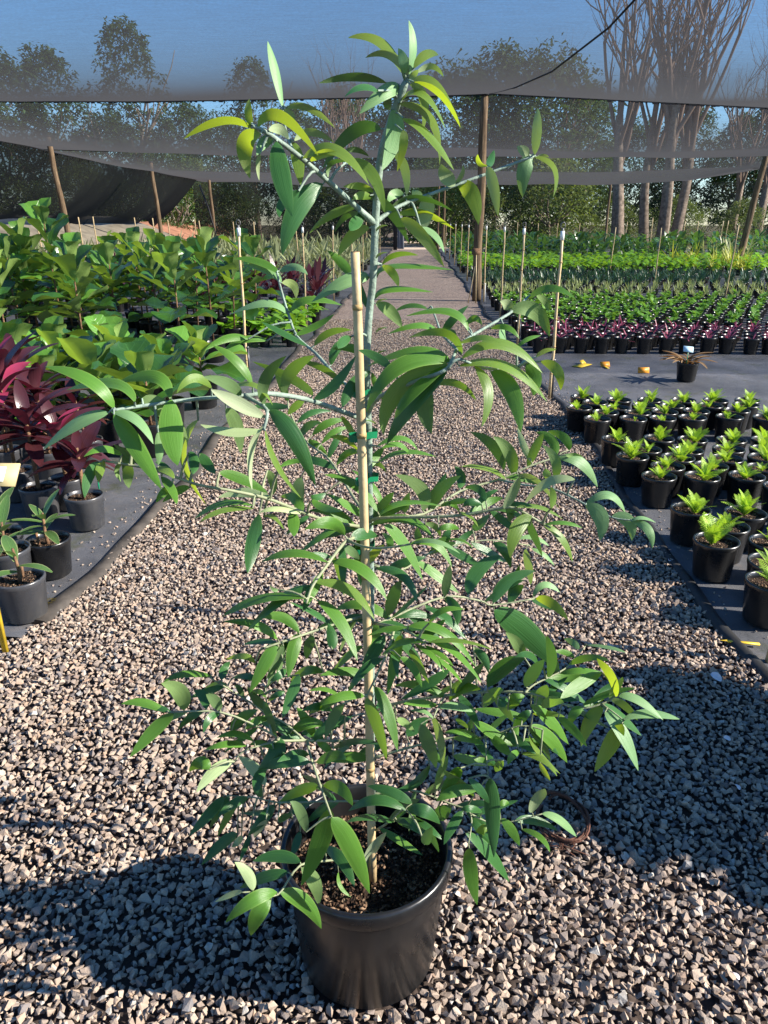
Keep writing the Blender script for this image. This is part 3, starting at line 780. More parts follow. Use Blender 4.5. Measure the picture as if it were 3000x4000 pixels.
# ---- red seedlings, green seedlings, spikes: rows across the right bed
def tuft(seed, n, L, W, el, mat, droop=.5, nseg=4, z0=0.0, spread=.01, prof=None, cup=0, stem=0):
    random.seed(seed); b = MB()
    for i in range(n):
        a = i*2.4+random.uniform(-.4, .4); e = random.uniform(*el); l = L*random.uniform(.6, 1.15); zz = z0+stem*random.random()
        blade(b, (random.uniform(-spread, spread), random.uniform(-spread, spread), zz), (math.cos(a)*math.cos(e), math.sin(a)*math.cos(e), math.sin(e)), l, W*random.uniform(.8, 1.2), droop, nseg, 0, prof, cup)
    if stem: tube(b, [(0, 0, z0-.02), (0, 0, z0+stem)], [.006, .004], 4)
    return b.mesh('foliage', M[mat])
broad = lambda t: (math.sin(math.pi*min(1, t*.93+.05))**.7)
RED = [tuft(70+i, 9, .17, .013, (.45, 1.35), 'redseed', .8, 4, .17) for i in range(5)]
SHR = [tuft(80+i, 17, .085, .052, (-.1, 1.1), 'shrub', .5, 3, .17, .02, broad, .15, .10) for i in range(6)]
random.seed(44)
def xr(Y): return (1500/FPX)*(Y*math.cos(PITCH)+.6)-Y*math.tan(YAW)+.25
def grid_rows(y0, nrow, dy, dx, x0, fn, jit=.02, stag=.5):
    for r in range(nrow):
        Y = y0+r*dy; xs = x0+(dx*stag if r % 2 else 0); k = 0
        while xs < xr(Y):
            fn(r, k, (xs+random.uniform(-jit, jit), Y+random.uniform(-jit, jit), .011)); xs += dx; k += 1
def f_red(r, k, P):
    t = potted('red_seedling', 'thin red leaved seedling in black pot, %s from the path in %s red row' % (od(k), od(r)), 'potted seedling', P, random.uniform(0, 6.28), 'pots of red seedlings', POTM, SOILM, random.uniform(.97, 1.02))
    o = obj('foliage', random.choice(RED), t); o.scale = (1, 1, random.uniform(.8, 1.15)); 
grid_rows(9.25, 5, .275, .252, 1.52, f_red, .018)
def f_shr(r, k, P):
    t = potted('green_seedling', 'leafy green seedling in black pot, %s from the path in %s seedling row' % (od(k), od(r)), 'potted seedling', P, random.uniform(0, 6.28), 'pots of leafy green seedlings', POTM, SOILM, random.uniform(.97, 1.02))
    s = random.uniform(.85, 1.3); o = obj('foliage', random.choice(SHR), t); o.scale = (s, s, s); o.location = (0, 0, .17*(1-s))
grid_rows(10.75, 13, .31, .29, 1.50, f_shr, .03)
def plain(name, proto_list, label, cat, group, z=.01, s=(.85, 1.2)):
    def f(r, k, P):
        o = obj(name, random.choice(proto_list), None, (P[0], P[1], z)); q = random.uniform(*s)
        o.scale = (q, q, q); o.rotation_euler = (0, 0, random.uniform(0, 6.28))
        tag(o, label % (od(k), od(r)), cat, group)
    return f
def with_pot(seed, fn):
    """foliage and its small pot joined into one far-off mesh"""
    random.seed(seed); me = fn(seed); b = MB()
    lathe(b, [(.055, 0), (.07, .13), (.074, .14), (.066, .135), (.0, .12)], 8, 1)
    v = [tuple(p.co) for p in me.vertices]; uvl = me.uv_layers[0].data; uv = [(0, 0)]*len(v)
    for l in me.loops: uv[l.vertex_index] = tuple(uvl[l.index].uv)
    b.add(v, [tuple(p.vertices) for p in me.polygons], uv, 0)
    r = b.mesh('plant', [me.materials[0], M['pot']]); return r
PALE = [with_pot(90+i, lambda s: tuft(s, 9, .17, .020, (.7, 1.45), 'palespike', .3, 2, .12, .03)) for i in range(4)]
DARK = [with_pot(95+i, lambda s: tuft(s, 18, .24, .022, (.6, 1.45), 'darkspike', .5, 3, .12, .04)) for i in range(4)]
BRI = [with_pot(100+i, lambda s: tuft(s, 13, .20, .10, (-.3, .8), 'bright', .6, 3, .22, .03, broad, .1, .24)) for i in range(5)]
YEL = [with_pot(110+i, lambda s: tuft(s, 22, .48, .030, (.7, 1.45), 'yellowspike', .5, 3, .12, .04)) for i in range(3)]
TALL = [with_pot(115+i, lambda s: tuft(s, 15, .42, .14, (.3, 1.3), 'tallgreen', .7, 4, .2, .06, broad, .12, .6)) for i in range(5)]
STR = [with_pot(120+i, lambda s: tuft(s, 17, .46, .050, (.55, 1.4), 'striped', .6, 4, .16, .05, None, .0, .42)) for i in range(5)]
REDB = [with_pot(125+i, lambda s: tuft(s, 14, .36, .075, (.4, 1.4), 'cord', .6, 3, .2, .04, None, .0, .4)) for i in range(4)]
LOW = [with_pot(130+i, lambda s: tuft(s, 20, .16, .09, (-.2, 1.0), 'bright', .5, 2, .14, .07, broad, .1, .12)) for i in range(4)]
random.seed(45)
grid_rows(15.2, 8, .40, .27, 1.6, plain('pale_sprout', PALE, 'pale sprouting plant in small pot, %s from the path in %s pale row', 'potted plant', 'rows of pale sprouting plants'), .05)
grid_rows(18.6, 9, .42, .34, 1.6, plain('dark_spiky_plant', DARK, 'dark green spiky plant in small pot, %s from the path in %s dark row', 'potted plant', 'rows of dark spiky plants'), .06)
grid_rows(22.8, 13, .46, .44, 1.55, plain('bright_leafy_plant', BRI, 'bright green leafy plant in pot, %s from the path in %s bright row', 'potted plant', 'rows of bright leafy plants', .01, (.9, 1.25)), .07)
grid_rows(29.6, 13, 1.0, .72, 1.7, plain('tall_leafy_plant', TALL, 'tall dark green broad leaved plant, %s from the path in %s tall row', 'potted plant', 'rows of tall broad leaved plants', .01, (.7, 1.2)), .16)
for i in range(16):
    p = on_z(2640+random.uniform(-75, 130), 1040, .1); 
    o = obj('yellow_spiky_plant', random.choice(YEL), None, (p.x+random.uniform(-.9, .9), 23.4+i*.22, .01)); q = random.uniform(.9, 1.5); o.scale = (q, q, q*1.1); o.rotation_euler = (0, 0, i*1.3)
    tag(o, 'yellow spiky plant among the bright leafy rows on the right, %s counted from the front' % od(i), 'potted plant', 'clump of yellow spiky plants')
for i in range(22):
    o = obj('striped_plant', random.choice(STR), None, (10.5+random.uniform(0, 5.5), 27.5+random.uniform(0, 6), .01)); q = random.uniform(.8, 1.2); o.scale = (q, q, q); o.rotation_euler = (0, 0, i*1.3)
    tag(o, 'pale striped plant on the right beyond the bright rows, %s of its clump' % od(i), 'potted plant', 'pale striped plants on the right')
# left bed, far part
def grid_left(y0, y1, dy, dx, x0, fn, edge=None, jit=.1):
    r = 0; Y = y0
    while Y < y1:
        x = x0; k = 0; xl = -(.52*(Y+.4)+Y*math.tan(YAW)+.3)
        while x > max(xl, -11.5):
            if edge is None or edge(x, Y): fn(r, k, (x+random.uniform(-jit, jit), Y+random.uniform(-jit, jit), 0))
            x -= dx; k += 1
        Y += dy; r += 1
grid_left(12.9, 14.6, .55, .5, -1.75, plain('dark_red_plant', REDB, 'dark red leaved plant in far bed, %s from the path in %s red row', 'potted plant', 'dark red plants behind the figs', .01, (.9, 1.2)))
grid_left(15.6, 33, .85, .72, -1.8, plain('striped_plant', STR, 'pale striped leaf plant in far left bed, %s from the path in row %s', 'potted plant', 'pale striped plants in the left bed', .01, (.95, 1.3)))
grid_left(9.6, 12.6, .35, .34, -1.66, plain('low_bright_plant', LOW, 'low bright green plant beside the path, %s from gravel in %s low row', 'potted plant', 'low bright plants beside the path', .01, (.9, 1.3)), lambda x, y: x > -2.45)

# ---- fiddle leaf figs
def fig_leaf(seed):
    random.seed(seed); n, c = 9, 6; V = []; U = []; ph = random.uniform(0, 6); amp = random.uniform(.025, .05); curl = random.uniform(.1, .55)
    p = Vector((0, 0, 0)); d = Vector((1, 0, .0))
    for i in range(n+1):
        t = i/n; w = .5*.72*max(.03, (min(1, t*1.15+.02)**.8)*(1-t**9)**.5*1.05*(1-.16*math.exp(-((t-.30)/.12)**2)))
        if t == 1: w = .10
        for j in range(c+1):
            a = j/c*2-1
            z = abs(a)*w*.34+amp*math.sin(t*13+ph+a*1.2)*abs(a)**1.5
            V.append((p.x-d.z*z, a*w*(1-.06*abs(math.sin(t*13+ph))), p.z+d.x*z)); U.append((j/c, t))
        d = (d+Vector((0, 0, -curl/n*(.4+1.6*t)))).normalized(); p = p+d/n*.88
    F = []
    for i in range(n):
        for j in range(c): a = i*(c+1)+j; F.append((a, a+c+1, a+c+2, a+1))
    return V, F, U
FL = [fig_leaf(140+i) for i in range(6)]
FIGM = [mesh('leaf', V, F, M['fig'], U) for V, F, U in FL]; FIGY = [mesh('leaf', V, F, M['fig_young'], U) for V, F, U in FL[:3]]
random.seed(46)
def fig(x, y, H, label, nl, z0=.01, yng=.2, pot=True, big=1.0):
    t = thing('fiddle_leaf_fig', label, 'potted fig', (x, y, z0), random.uniform(0, 6.28), 'fiddle leaf figs in the left bed')
    obj('pot', POTB, t); obj('soil', SOILB, t)
    b = MB(); lx, ly = random.uniform(-.05, .05), random.uniform(-.05, .05)
    tube(b, [(0, 0, .18), (lx*.6, ly*.2, .18+(H-.18)*.5), (lx, ly, H-.06)], [.012, .010, .006], 6); obj('stem', b.mesh('stem', M['bark']), t)
    for k in range(nl):
        u = (k+.5)/nl; zz = .22+(H-.30)*(.30+.70*u); e = .12+1.05*u**1.1+random.uniform(-.28, .28)
        s = (.50-.10*u)*random.uniform(.78, 1.12)*big
        if k >= nl-2: s *= .75; e = 1.25
        f = obj('leaf', random.choice(FIGY if random.random() < yng*(.4+u) else FIGM), t)
        put(f, k*2.4+random.uniform(-.35, .35), e, random.uniform(-.25, .25), s, (lx*u, ly*u, zz))
figs = []
for i in range(30):                 # low front row
    figs.append((-1.85-.38*(i % 10)+random.uniform(-.08, .08), 4.85+.62*(i//10)+.1*(i % 3)+random.uniform(-.1, .1), random.uniform(.52, .68), 10, 'low'))
for r in range(8):
    Y = 7.25+r*.60
    for k in range(15):
        x = -2.25-.55*k-(.3 if r % 2 else 0)
        if x < -(.52*(Y+.5)+Y*.042+.5) or (r < 1 and k < 2): continue
        if 2.6 < -x < 3.5 and r in (1, 2): continue
        figs.append((x+random.uniform(-.1, .1), Y+random.uniform(-.12, .12), random.uniform(.95, 1.32), 12, 'tall'))
p = at_y(235, 868, 8.4); figs.append((p.x, 8.1, 1.62, 17, 'tallest'))
p = at_y(60, 868, 8.4); figs.append((p.x, 8.5, 1.42, 17, 'very tall'))
fo = sorted(figs, key=lambda q: (round((q[1]-4.9)/.62), -q[0])); rk = {}
for q in fo:
    r = round((q[1]-4.9)/.62); rk.setdefault(r, 0); q_k = rk[r]; rk[r] += 1
    fig(q[0], q[1], q[2], '%s fiddle leaf fig, %s from the path in %s fig row' % (q[4], od(q_k), od(r)), q[3], yng=.5 if q[4] == 'low' else .28, big=.98 if q[4] == 'low' else 1.0)

# ---- red cordylines by the left edge
def strap(seed, mat, L, W, droop, cup=.25):
    random.seed(seed); b = MB()
    pr = lambda t: max(.04, (.30 if t < .08 else math.sin(math.pi*(t*.9+.06))**.8))
    blade(b, (0, 0, 0), (1, 0, 0), L, W, droop, 8, 0, pr, cup, 0, Vector((0, -1, 0)))
    return b.mesh('leaf', M[mat])
CO = [strap(150+i, 'cord' if i < 5 else 'cord_pink', 1, random.uniform(.21, .29), random.uniform(.5, 1.2)) for i in range(7)]
VA = [strap(160+i, 'varieg', 1, .30, random.uniform(.4, 1.0), .2) for i in range(4)]
random.seed(47)
def cordyline(x, y, stem, nl, L, label, pot=(POTG, SOILG), tagc=False):
    t = potted('red_cordyline', label, 'potted cordyline', (x, y, .012), random.uniform(0, 6.28), 'red cordylines at the left edge', *pot)
    b = MB(); lx = random.uniform(-.04, .04)
    tube(b, [(0, 0, .14), (lx*.5, 0, .14+stem*.5), (lx, 0, .16+stem)], [.011, .011, .009], 6, rag=.1); obj('stem', b.mesh('stem', M['bark']), t)
    for k in range(nl):
        u = k/nl; f = obj('leaf', CO[random.randrange(5)] if random.random() < .88 else CO[random.randrange(5, 7)], t)
        put(f, k*2.4+random.uniform(-.3, .3), .05+1.35*u**1.2+random.uniform(-.15, .15), random.uniform(-.3, .3), L*random.uniform(.75, 1.1)*(1-.25*(u > .85)), (lx, 0, .12+stem*(.72+.28*u)))
    return t
pc = [(328, 1940, .27, 15, .28, 'young red cordyline in grey pot standing nearest the left edging'), (150, 1905, .42, 18, .32, 'leafy red cordyline with a bare stem, left of the nearest one'),
      (60, 1840, .55, 20, .37, 'tall dark red cordyline at the left photo edge'), (262, 1870, .32, 16, .32, 'dark red cordyline behind the one with the white tag'),
      (20, 1760, .56, 18, .36, 'dark red cordyline partly cut off at the far left'), (190, 1765, .44, 18, .33, 'full red cordyline at the back of the left clump'),
      (340, 1720, .30, 13, .24, 'reddish cordyline at the back nearest the figs'), (95, 1690, .50, 18, .33, 'red cordyline in the back row beside the figs')]
for px, py, st, nl, L, lb in pc:
    q = on_z(px, py, .18); cordyline(q.x, q.y, st, nl, L, lb)
# pale plastic tag and green stick in the first pot
q = on_z(388, 1920, .16)
t = thing('plant_tag', 'small white plant tag on a green stick in the cordyline pot', 'plant tag', (q.x, q.y, .15))
b = MB(); tube(b, [(0, 0, 0), (.002, 0, .10)], .004, 5); obj('stick', b.mesh('stick', M['greenplastic']), t)
b = MB(); box(b, (-.025, 0, .125), (.055, .003, .045), 0, Matrix.Rotation(.5, 3, 'Y') @ Matrix.Rotation(-.4, 3, 'X')); obj('card', b.mesh('card', M['white']), t)
# ---- broad leaved cream edged plants at the left front
def broadplant(px, py, label, nl, L, z=.18, pot=(POTG, SOILG), off=0):
    q = on_z(px, py, z)
    t = potted('broad_leaf_plant', label, 'potted plant', (q.x, q.y, .012), random.uniform(0, 6.28), 'young broad leaved plants at the left front', *pot)
    b = MB(); tube(b, [(0, 0, .14), (.006, 0, .20), (.0, .004, .30)], [.009, .007, .005], 6); tube(b, [(.03, .02, .14), (.035, .02, .21)], .006, 5); obj('stem', b.mesh('stem', M['bark']), t)
    for k in range(nl):
        u = k/nl; f = obj('leaf', random.choice(VA), t); put(f, k*2.4+off, .1+1.1*u+random.uniform(-.1, .1), random.uniform(-.2, .2), L*random.uniform(.75, 1.1), (0, 0, .2+.09*u))
broadplant(187, 2112, 'cream edged broad leaf plant in black pot beside the edging', 8, .15, .178, (POT, SOIL))
broadplant(75, 2262, 'broad leaf plant in grey pot nearest the camera on the left', 4, .17, .18, (POTG, SOILG), 2.6)
broadplant(25, 2150, 'broad leaf plant in grey pot just behind the nearest left pot', 5, .17)
broadplant(0, 2085, 'broad leaf plant with long leaf at the left photo edge', 6, .2)

# ---- dead plant on the open mat
q = on_z(2690, 1500, 0)
t = potted('dead_plant', 'dried brown plant in black pot with a pale blue tag', 'dead plant', (q.x, q.y+.1, .012), 0, None, POT, SOIL, 1.08)
t.scale = (1.12, 1.12, 1.05)
DL = [strap(170+i, 'dead', 1, .13, random.uniform(2.5, 5.0), .6) for i in range(4)]
for k in range(26):
    f = obj('leaf', random.choice(DL), t); put(f, k*2.4, random.uniform(1.25, 1.57), random.uniform(-.8, .8), random.uniform(.18, .30), (random.uniform(-.035, .035), random.uniform(-.035, .035), .15))
b = MB(); tube(b, [(-.03, -.05, .14), (-.035, -.055, .29)], .004, 5); obj('tag_stick', b.mesh('tag_stick', M['greenplastic']), t)
b = MB(); box(b, (-.037, -.06, .31), (.085, .003, .06), 0, Matrix.Rotation(-.7, 3, 'X') @ Matrix.Rotation(.15, 3, 'Y')); obj('tag_card', b.mesh('tag_card', M['bluewhite']), t)
# ---- fallen yellow labels
def flabel(px, py, rz, tilt, m, label, w=.11, h=.055, stick=.12, sdir=(0, -1), lying=False):
    q = on_z(px, py, 0); t = thing('fallen_label', label, 'plant label', (q.x, q.y, .014), rz)
    b = MB(); box(b, (0, 0, h/2*math.sin(max(.2, tilt))), (w, .003, h), 0, Matrix.Rotation(tilt-math.pi/2, 3, 'X')); obj('plate', b.mesh('plate', M[m]), t)
    if stick:
        b = MB(); box(b, (sdir[0]*stick/2, sdir[1]*stick/2, .004), (.012+abs(sdir[0])*stick, .012+abs(sdir[1])*stick, .003)); obj('stick', b.mesh('stick', M['label_y']), t)
flabel(2362, 1436, .1, .9, 'label_o', 'orange label plate with its yellow stick pointing to the camera', .105, .06, .13, (-.15, -1))
flabel(2512, 1462, .05, 1.25, 'label_o', 'orange label plate standing on the mat left of the dead plant', .12, .062, 0)
flabel(2275, 1425, .9, .7, 'label_y', 'yellow label lying on its long stick nearest the path', .095, .055, .24, (-1, -.45))
q = on_z(2900, 2528, 0); t = thing('yellow_stake', 'short yellow plastic stake lying on gravel beside the white pipe', 'stake', (q.x, q.y, .02), -.16)
b = MB(); box(b, (0, 0, 0), (.115, .013, .005)); b.add([(-.0575, -.0065, .0025), (-.0575, .0065, .0025), (-.085, 0, 0)], [(0, 1, 2)]); obj('blade', b.mesh('blade', M['label_y']), t)

# ---- label sign at the left edge
q = on_z(22, 2555, 0)
t = thing('label_sign', 'cream label board on a yellow wooden stake at the left edge', 'sign', (q.x, q.y, 0), 0)
top = at_y(30, 1855, q.y+.02)
b = MB(); box(b, (-.004, .01, top.z/2), (.020, .010, top.z)); obj('stake', b.mesh('stake', M['label_y']), t)
top = at_y(30, 1855, q.y+.02)
b = MB(); box(b, (top.x-q.x-.03, .02, top.z), (.13, .006, .085), 0, Matrix.Rotation(-.75, 3, 'X')); pl = obj('board', b.mesh('board', M['label_c']), t)
b = MB(); box(b, (top.x-q.x-.045, .016, top.z+.004), (.075, .002, .055), 0, Matrix.Rotation(-.75, 3, 'X')); obj('paper', b.mesh('paper', M['white']), pl)

# ---- sprinkler risers and canes
def riser(x, y, h, label, lean=(0, 0), head=True, r=.013, m='cane', pvc=False, group='sprinkler risers and canes along the beds'):
    t = thing('sprinkler_riser' if head else 'bamboo_cane', label, 'sprinkler riser' if head else 'cane', (x, y, 0), 0, group)
    b = MB(); n = 6; pts = [(lean[0]*i/n+.004*math.sin(i*2+x*3), lean[1]*i/n, h*i/n) for i in range(n+1)]
    tube(b, pts, [r*(1.1-.2*i/n) for i in range(n+1)], 8)
    for k in (1, 2, 3, 4, 5): tube(b, [(pts[k][0], pts[k][1], pts[k][2]-.006), (pts[k][0], pts[k][1], pts[k][2]+.006)], r*1.22, 8, 1)
    obj('cane', b.mesh('cane', [M[m], M['cane_node']]), t)
    if head:
        b = MB(); tp = pts[-1]
        tube(b, [(tp[0], tp[1], h-.06), (tp[0], tp[1], h+.012)], r*1.35, 8, 1); tube(b, [(tp[0], tp[1], h), (tp[0], tp[1], h+.035)], r*.8, 6)
        for s in (-1, 1): tube(b, [(tp[0]+s*.004, tp[1], h+.03), (tp[0]+s*.020, tp[1], h+.045), (tp[0]+s*.018, tp[1], h+.07), (tp[0]+s*.004, tp[1], h+.078)], .004, 5)
        tube(b, [(tp[0]-.012, tp[1], h+.078), (tp[0]+.012, tp[1], h+.078)], .005, 5)
        obj('sprinkler_head', b.mesh('sprinkler_head', [M['metal'], M['white']]), t)
        b = MB(); tube(b, [(.022, 0, 0), (.021+lean[0]*.25, lean[1]*.25, h*.25)], .009, 7); tube(b, [(-.016, 0, h*.25), (.03+lean[0]*.25, 0, h*.25)], .012, 6)
        obj('pipe', b.mesh('pipe', M['white'] if pvc else M['pot_grey']), t)
    return t
q = on_z(2972, 2590, 0)
riser(q.x+.03, q.y, 1.42, 'white and bamboo sprinkler riser at the lower right photo edge', (.05, .02), pvc=True)
ys = [(1.225, 6.69), (1.31, 9.7), (1.39, 12.57), (1.36, 15.5), (1.38, 18.3), (1.38, 21.2), (1.40, 25.0), (1.40, 29.0), (1.42, 34), (1.42, 39)]
for i, (x, y) in enumerate(ys):
    riser(x, y, 1.42, 'slim sprinkler riser on the right path edge, %s from the camera' % od(i), (random.uniform(-.02, .02), 0), pvc=(i == 3))
lft = [(-1.66, 7.26, 1.44), (-1.62, 11.2, 1.42), (-1.66, 15.4, 1.42), (-1.62, 19.6, 1.4), (-1.66, 24, 1.4), (-1.64, 29, 1.4), (-1.64, 35, 1.4)]
for i, (x, y, h) in enumerate(lft):
    riser(x, y, h, 'bamboo sprinkler riser on the left path edge, %s from the camera' % od(i), (random.uniform(-.02, .03), 0))
cr = [(2383, 1040, 888), (2558, 1093, 890), (2836, 1136, 880), (2660, 965, 864), (2825, 973, 862), (2253, 980, 872), (2169, 973, 872), (2538, 970, 850), (2720, 930, 864), (2970, 920, 862), (2812, 920, 864), (2020, 905, 868), (2050, 900, 870), (2100, 905, 872), (2440, 920, 868)]
ci = sorted(c[0] for c in cr)
for px, py, tp in cr:
    q = on_z(px, max(py, 932), .20); q.y = min(q.y, 40); q = at_y(px, max(py, 932), q.y)
    T = at_y(px+(tp-py)*-.06*((px-1500)/1500), tp, q.y)
    riser(q.x, q.y, max(1.1, T.z), 'thin cane standing in the right bed, %s from the left' % od(ci.index(px)), (random.uniform(-.03, .06), 0), head=False, r=.014 if q.y < 20 else .020)
cl = [(140, 850, 20), (305, 848, 22), (362, 846, 24), (524, 850, 26), (595, 852, 22), (655, 858, 27), (760, 858, 28), (777, 862, 25), (910, 866, 30), (990, 866, 26), (1155, 880, 24), (1400, 870, 30), (1430, 868, 34)]
for i, (px, tp, Y) in enumerate(cl):
    T = at_y(px, tp, Y); riser(T.x+.05, Y, T.z, 'thin cane standing in the left bed, %s from the left' % od(i), (-.05, 0), head=False, r=.019)
# small board on a forked stake by the tall post
q = on_z(1857, 1180, 0); t = thing('label_board', 'small dark label board on a forked stake before the tall post', 'sign', (q.x-.04, 15.3, 0))
b = MB(); tube(b, [(.03, 0, 0), (0, 0, .95)], .014, 6); tube(b, [(-.12, 0, 0), (-.01, 0, .7)], .010, 6); obj('stake', b.mesh('stake', M['cane']), t)
b = MB(); box(b, (0, -.02, .97), (.16, .01, .14), 0, Matrix.Rotation(-.6, 3, 'X')); obj('board', b.mesh('board', M['bark']), t)
# moss, root, petals
b = MB(); random.seed(9); q = on_z(200, 2372, 0)
for i in range(700):
    a = random.uniform(0, 6.28); r = .048*math.sqrt(random.random()); blade(b, (r*math.cos(a)*1.1, r*math.sin(a), .004+.018*(1-(r/.05)**2)), rdir(.2, 1), random.uniform(.006, .013), .0025, .6, 1)
tag(obj('moss', b.mesh('moss', M['moss']), None, (q.x, q.y, .01)), 'brown green moss cushion beside the nearest left pot', 'moss', None, 'stuff')
q0 = on_z(2195, 3225, 0); b = MB(); random.seed(12)
for k in range(3):
    pts = []
    for i in range(26):
        a = 2.0-i*.235+k*.06; r = .062+.004*k+.004*math.sin(i*.9+k)
        pts.append((r*math.cos(a)*(1.0), r*math.sin(a)*1.25, .024+.010*math.sin(i*.5+k)+.003*k))
    tube(b, pts, [.0045*(1-.02*i) for i in range(26)], 6, rag=.2)
for k in range(9):
    a = -2.2+random.uniform(-.6, .6); p0 = (.062*math.cos(a), .075*math.sin(a), .026); tube(b, [p0, (p0[0]+random.uniform(-.03, .04), p0[1]-random.uniform(.0, .03), .022), (p0[0]+random.uniform(-.05, .07), p0[1]-random.uniform(.01, .05), .018)], .0011, 4)
tag(obj('dry_root', b.mesh('dry_root', M['root']), None, q0), 'curled reddish brown root lying on gravel right of the pot', 'root')
for px, py, s, lb in ((2795, 2655, .022, 'large pale petal on shaded gravel near the right edge'), (2872, 3078, .020, 'pale oval petal standing on gravel at the right'), (2160, 2668, .014, 'white petal on gravel behind the lower right leaves'),
                      (2615, 2195, .016, 'white petal on gravel beside the front fern pot'), (2870, 3818, .013, 'pale petal fragment on gravel in the lower right'), (2840, 2895, .012, 'small pale petal in the shaded gravel')):
    q = on_z(px, py, .014); b = MB(); blade(b, (-s, 0, 0), (1, .2, .5), s*2, s*1.2, 1.2, 5, 0, None, .4)
    o = obj('petal', b.mesh('petal', M['petal']), None, (q.x, q.y, .022)); o.rotation_euler = (.5, .2, random.uniform(0, 6)); tag(o, lb, 'petal', None)
